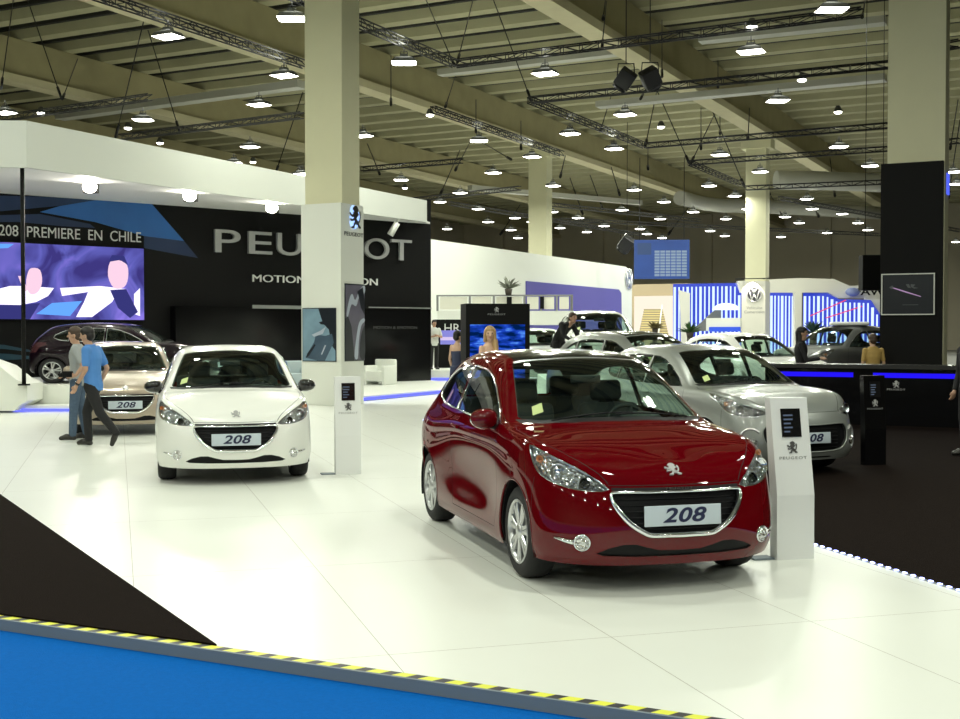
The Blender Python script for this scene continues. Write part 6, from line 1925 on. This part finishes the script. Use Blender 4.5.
def camera_bag(rt, J):
    q = MB(); c = J['haR'] + V((.05, -.03, .0)); q.bbox(c.x - .07, c.x + .07, c.y - .05, c.y + .05, c.z - .05, c.z + .05, .015); q.cyl(c + V((.0, 0, 0)), c + V((.15, .0, -.01)), .035, 14)
    tag(q.build('photo_camera', M_BLKM, loc=None), None)
    return q
g2_ = ground(76, 440)
GREY_J = dict(head=(.04, 0, 1.61), wrR=(.16, .02, 1.0), elR=(-.02, -.22, 1.12), haR=(.21, .10, .99), wrL=(-.04, .30, 1.0), elL=(-.14, .26, 1.14), haL=(.03, .29, .99),
    knL=(.04, .10, .50), anL=(.06, .10, .08), toL=(.23, .12, .03), anR=(-.10, -.10, .09), toR=(.07, -.11, .03), knR=(-.02, -.10, .50))
pg = person('man in light grey shirt and jeans walking left beside the man in blue', GREY_J, M_GREYS, M_JEAN, M_SKIN, M_HAIRB, loc=(g2_.x, g2_.y + .1, 0), rz=PI + .1, look=(1, .0, -.05), size=1.0)
# the camera he carries
q = MB(); q.bbox(-.07, .07, -.05, .05, -.045, .045, .012); q.build('photo_camera', M_BLKM)
oc = bpy.data.objects['photo_camera']; cpos = Matrix.Rotation(PI + .1, 4, 'Z') @ V((.08, .29, 1.02)); oc.location = (g2_.x + cpos.x, g2_.y + .1 + cpos.y, cpos.z - .045); tag(oc, 'black photo camera held in the hands of the man in grey', 'camera')
l_ = MB(); l_.M = Matrix.Translation(V((0, 0, .045))); l_.cyl((0, 0, 0), (-.13, 0, -.02), .034, 14); l_.build('lens', M_BLKM, oc)
# guard with folded arms
p = at(434, 370, 41.6)
FOLD = dict(elL=(.04, .27, 1.13), wrL=(.21, .04, 1.20), haL=(.20, -.05, 1.22), elR=(.04, -.27, 1.13), wrR=(.23, -.04, 1.16), haR=(.22, .06, 1.17))
person('man in white shirt and black trousers standing with folded arms on the far podium', FOLD, M_WSH, M_BLACKT, M_SKIN, M_HAIRK, loc=(p.x, p.y, .362), rz=-PI / 2 + .35, sleeves='short', look=(1, .1, 0), size=.99)
# women at the panel
p = at(489, 340, 19.3)
person('blonde woman with long side-swept hair facing the camera before the blue video panel', dict(elR=(.02, -.21, 1.12), wrR=(.15, -.12, 1.02), haR=(.2, -.05, 1.03), shL=(-.005, .16, 1.39), shR=(-.005, -.16, 1.39), elL=(-.02, .20, 1.12)), M_DRS, M_DRS, M_SKIN2, M_HAIRY, hair='side', fem=True, strapless=True, loc=(p.x, p.y, 0.0), rz=-PI / 2 + .75, look=(.76, -.62, -.02), size=1.01, skirt=True)
p = at(457.5, 340, 25.3)
person('woman with bare back and dark hair standing at the left side of the video panel', {}, M_DRS, M_DRS, M_SKIN2, M_HAIRK, fem=True, strapless=True, loc=(p.x, p.y - .4, 0.0), rz=PI / 2 - .9, look=(1, 0, 0), size=.97, skirt=True)
# man bending into the car far behind
p = V((1.72, 26.1, 0))
BEND = dict(pelvis=(-.05, 0, .92), waist=(.03, 0, 1.08), chest=(.2, 0, 1.25), neck=(.34, 0, 1.38), head=(.46, 0, 1.48), shL=(.27, .18, 1.33), shR=(.27, -.18, 1.33), elL=(.38, .22, 1.10), wrL=(.55, .18, 1.0), haL=(.62, .16, .97), elR=(.38, -.22, 1.10), wrR=(.55, -.18, 1.0), haR=(.62, -.16, .97))
person('person in black coat leaning forward beside the raised silver car', BEND, M_DKC, M_BLACKT, M_SKIN, M_HAIRB, sleeves='long', loc=(p.x, p.y, .552), rz=-.9, size=.95)
# woman behind the bar counter
p = at(801, 340, 24.6)
person('woman with dark cap and black top standing behind the bar counter, turned right', dict(elR=(.10, -.24, 1.10), wrR=(.34, -.18, 1.13), haR=(.42, -.16, 1.14), elL=(.10, .24, 1.10), wrL=(.34, .18, 1.13), haL=(.42, .16, 1.14)), M_DKC, M_BLACKT, M_SKIN, M_HAIRK, hair='long', fem=True, sleeves='long', loc=(p.x, p.y, -.09), rz=-.25, size=1.07)
p = at(873, 345, 24.0)
person('woman in ochre top seen from behind, left of the black clad column', {}, M_YEL, M_BLACKT, M_SKIN2, M_HAIRB, hair='short', fem=True, loc=(p.x, p.y, -.09), rz=PI / 2 + .2, size=.99)
p = at(971, 345, 16.2)
person('man in dark clothes cut off by the right edge of the photo', {}, M_DKC, M_BLACKT, M_SKIN, M_HAIRK, sleeves='long', loc=(p.x, p.y, -.02), rz=PI + .3, size=1.02)
# world: dim neutral hall air; the hall is closed, so it hardly matters
w = bpy.data.worlds.new('world'); SC.world = w; w.use_nodes = True
w.node_tree.nodes['Background'].inputs[0].default_value = (.05, .05, .045, 1)
SC.view_settings.view_transform = 'Standard'; SC.view_settings.look = 'None'
SC.view_settings.exposure = 0.0; SC.view_settings.gamma = 1.0; SC.view_settings.use_curve_mapping = False
SC.cycles.max_bounces = 8; SC.cycles.transparent_max_bounces = 24; SC.cycles.glossy_bounces = 5; SC.cycles.sample_clamp_indirect = 6.0
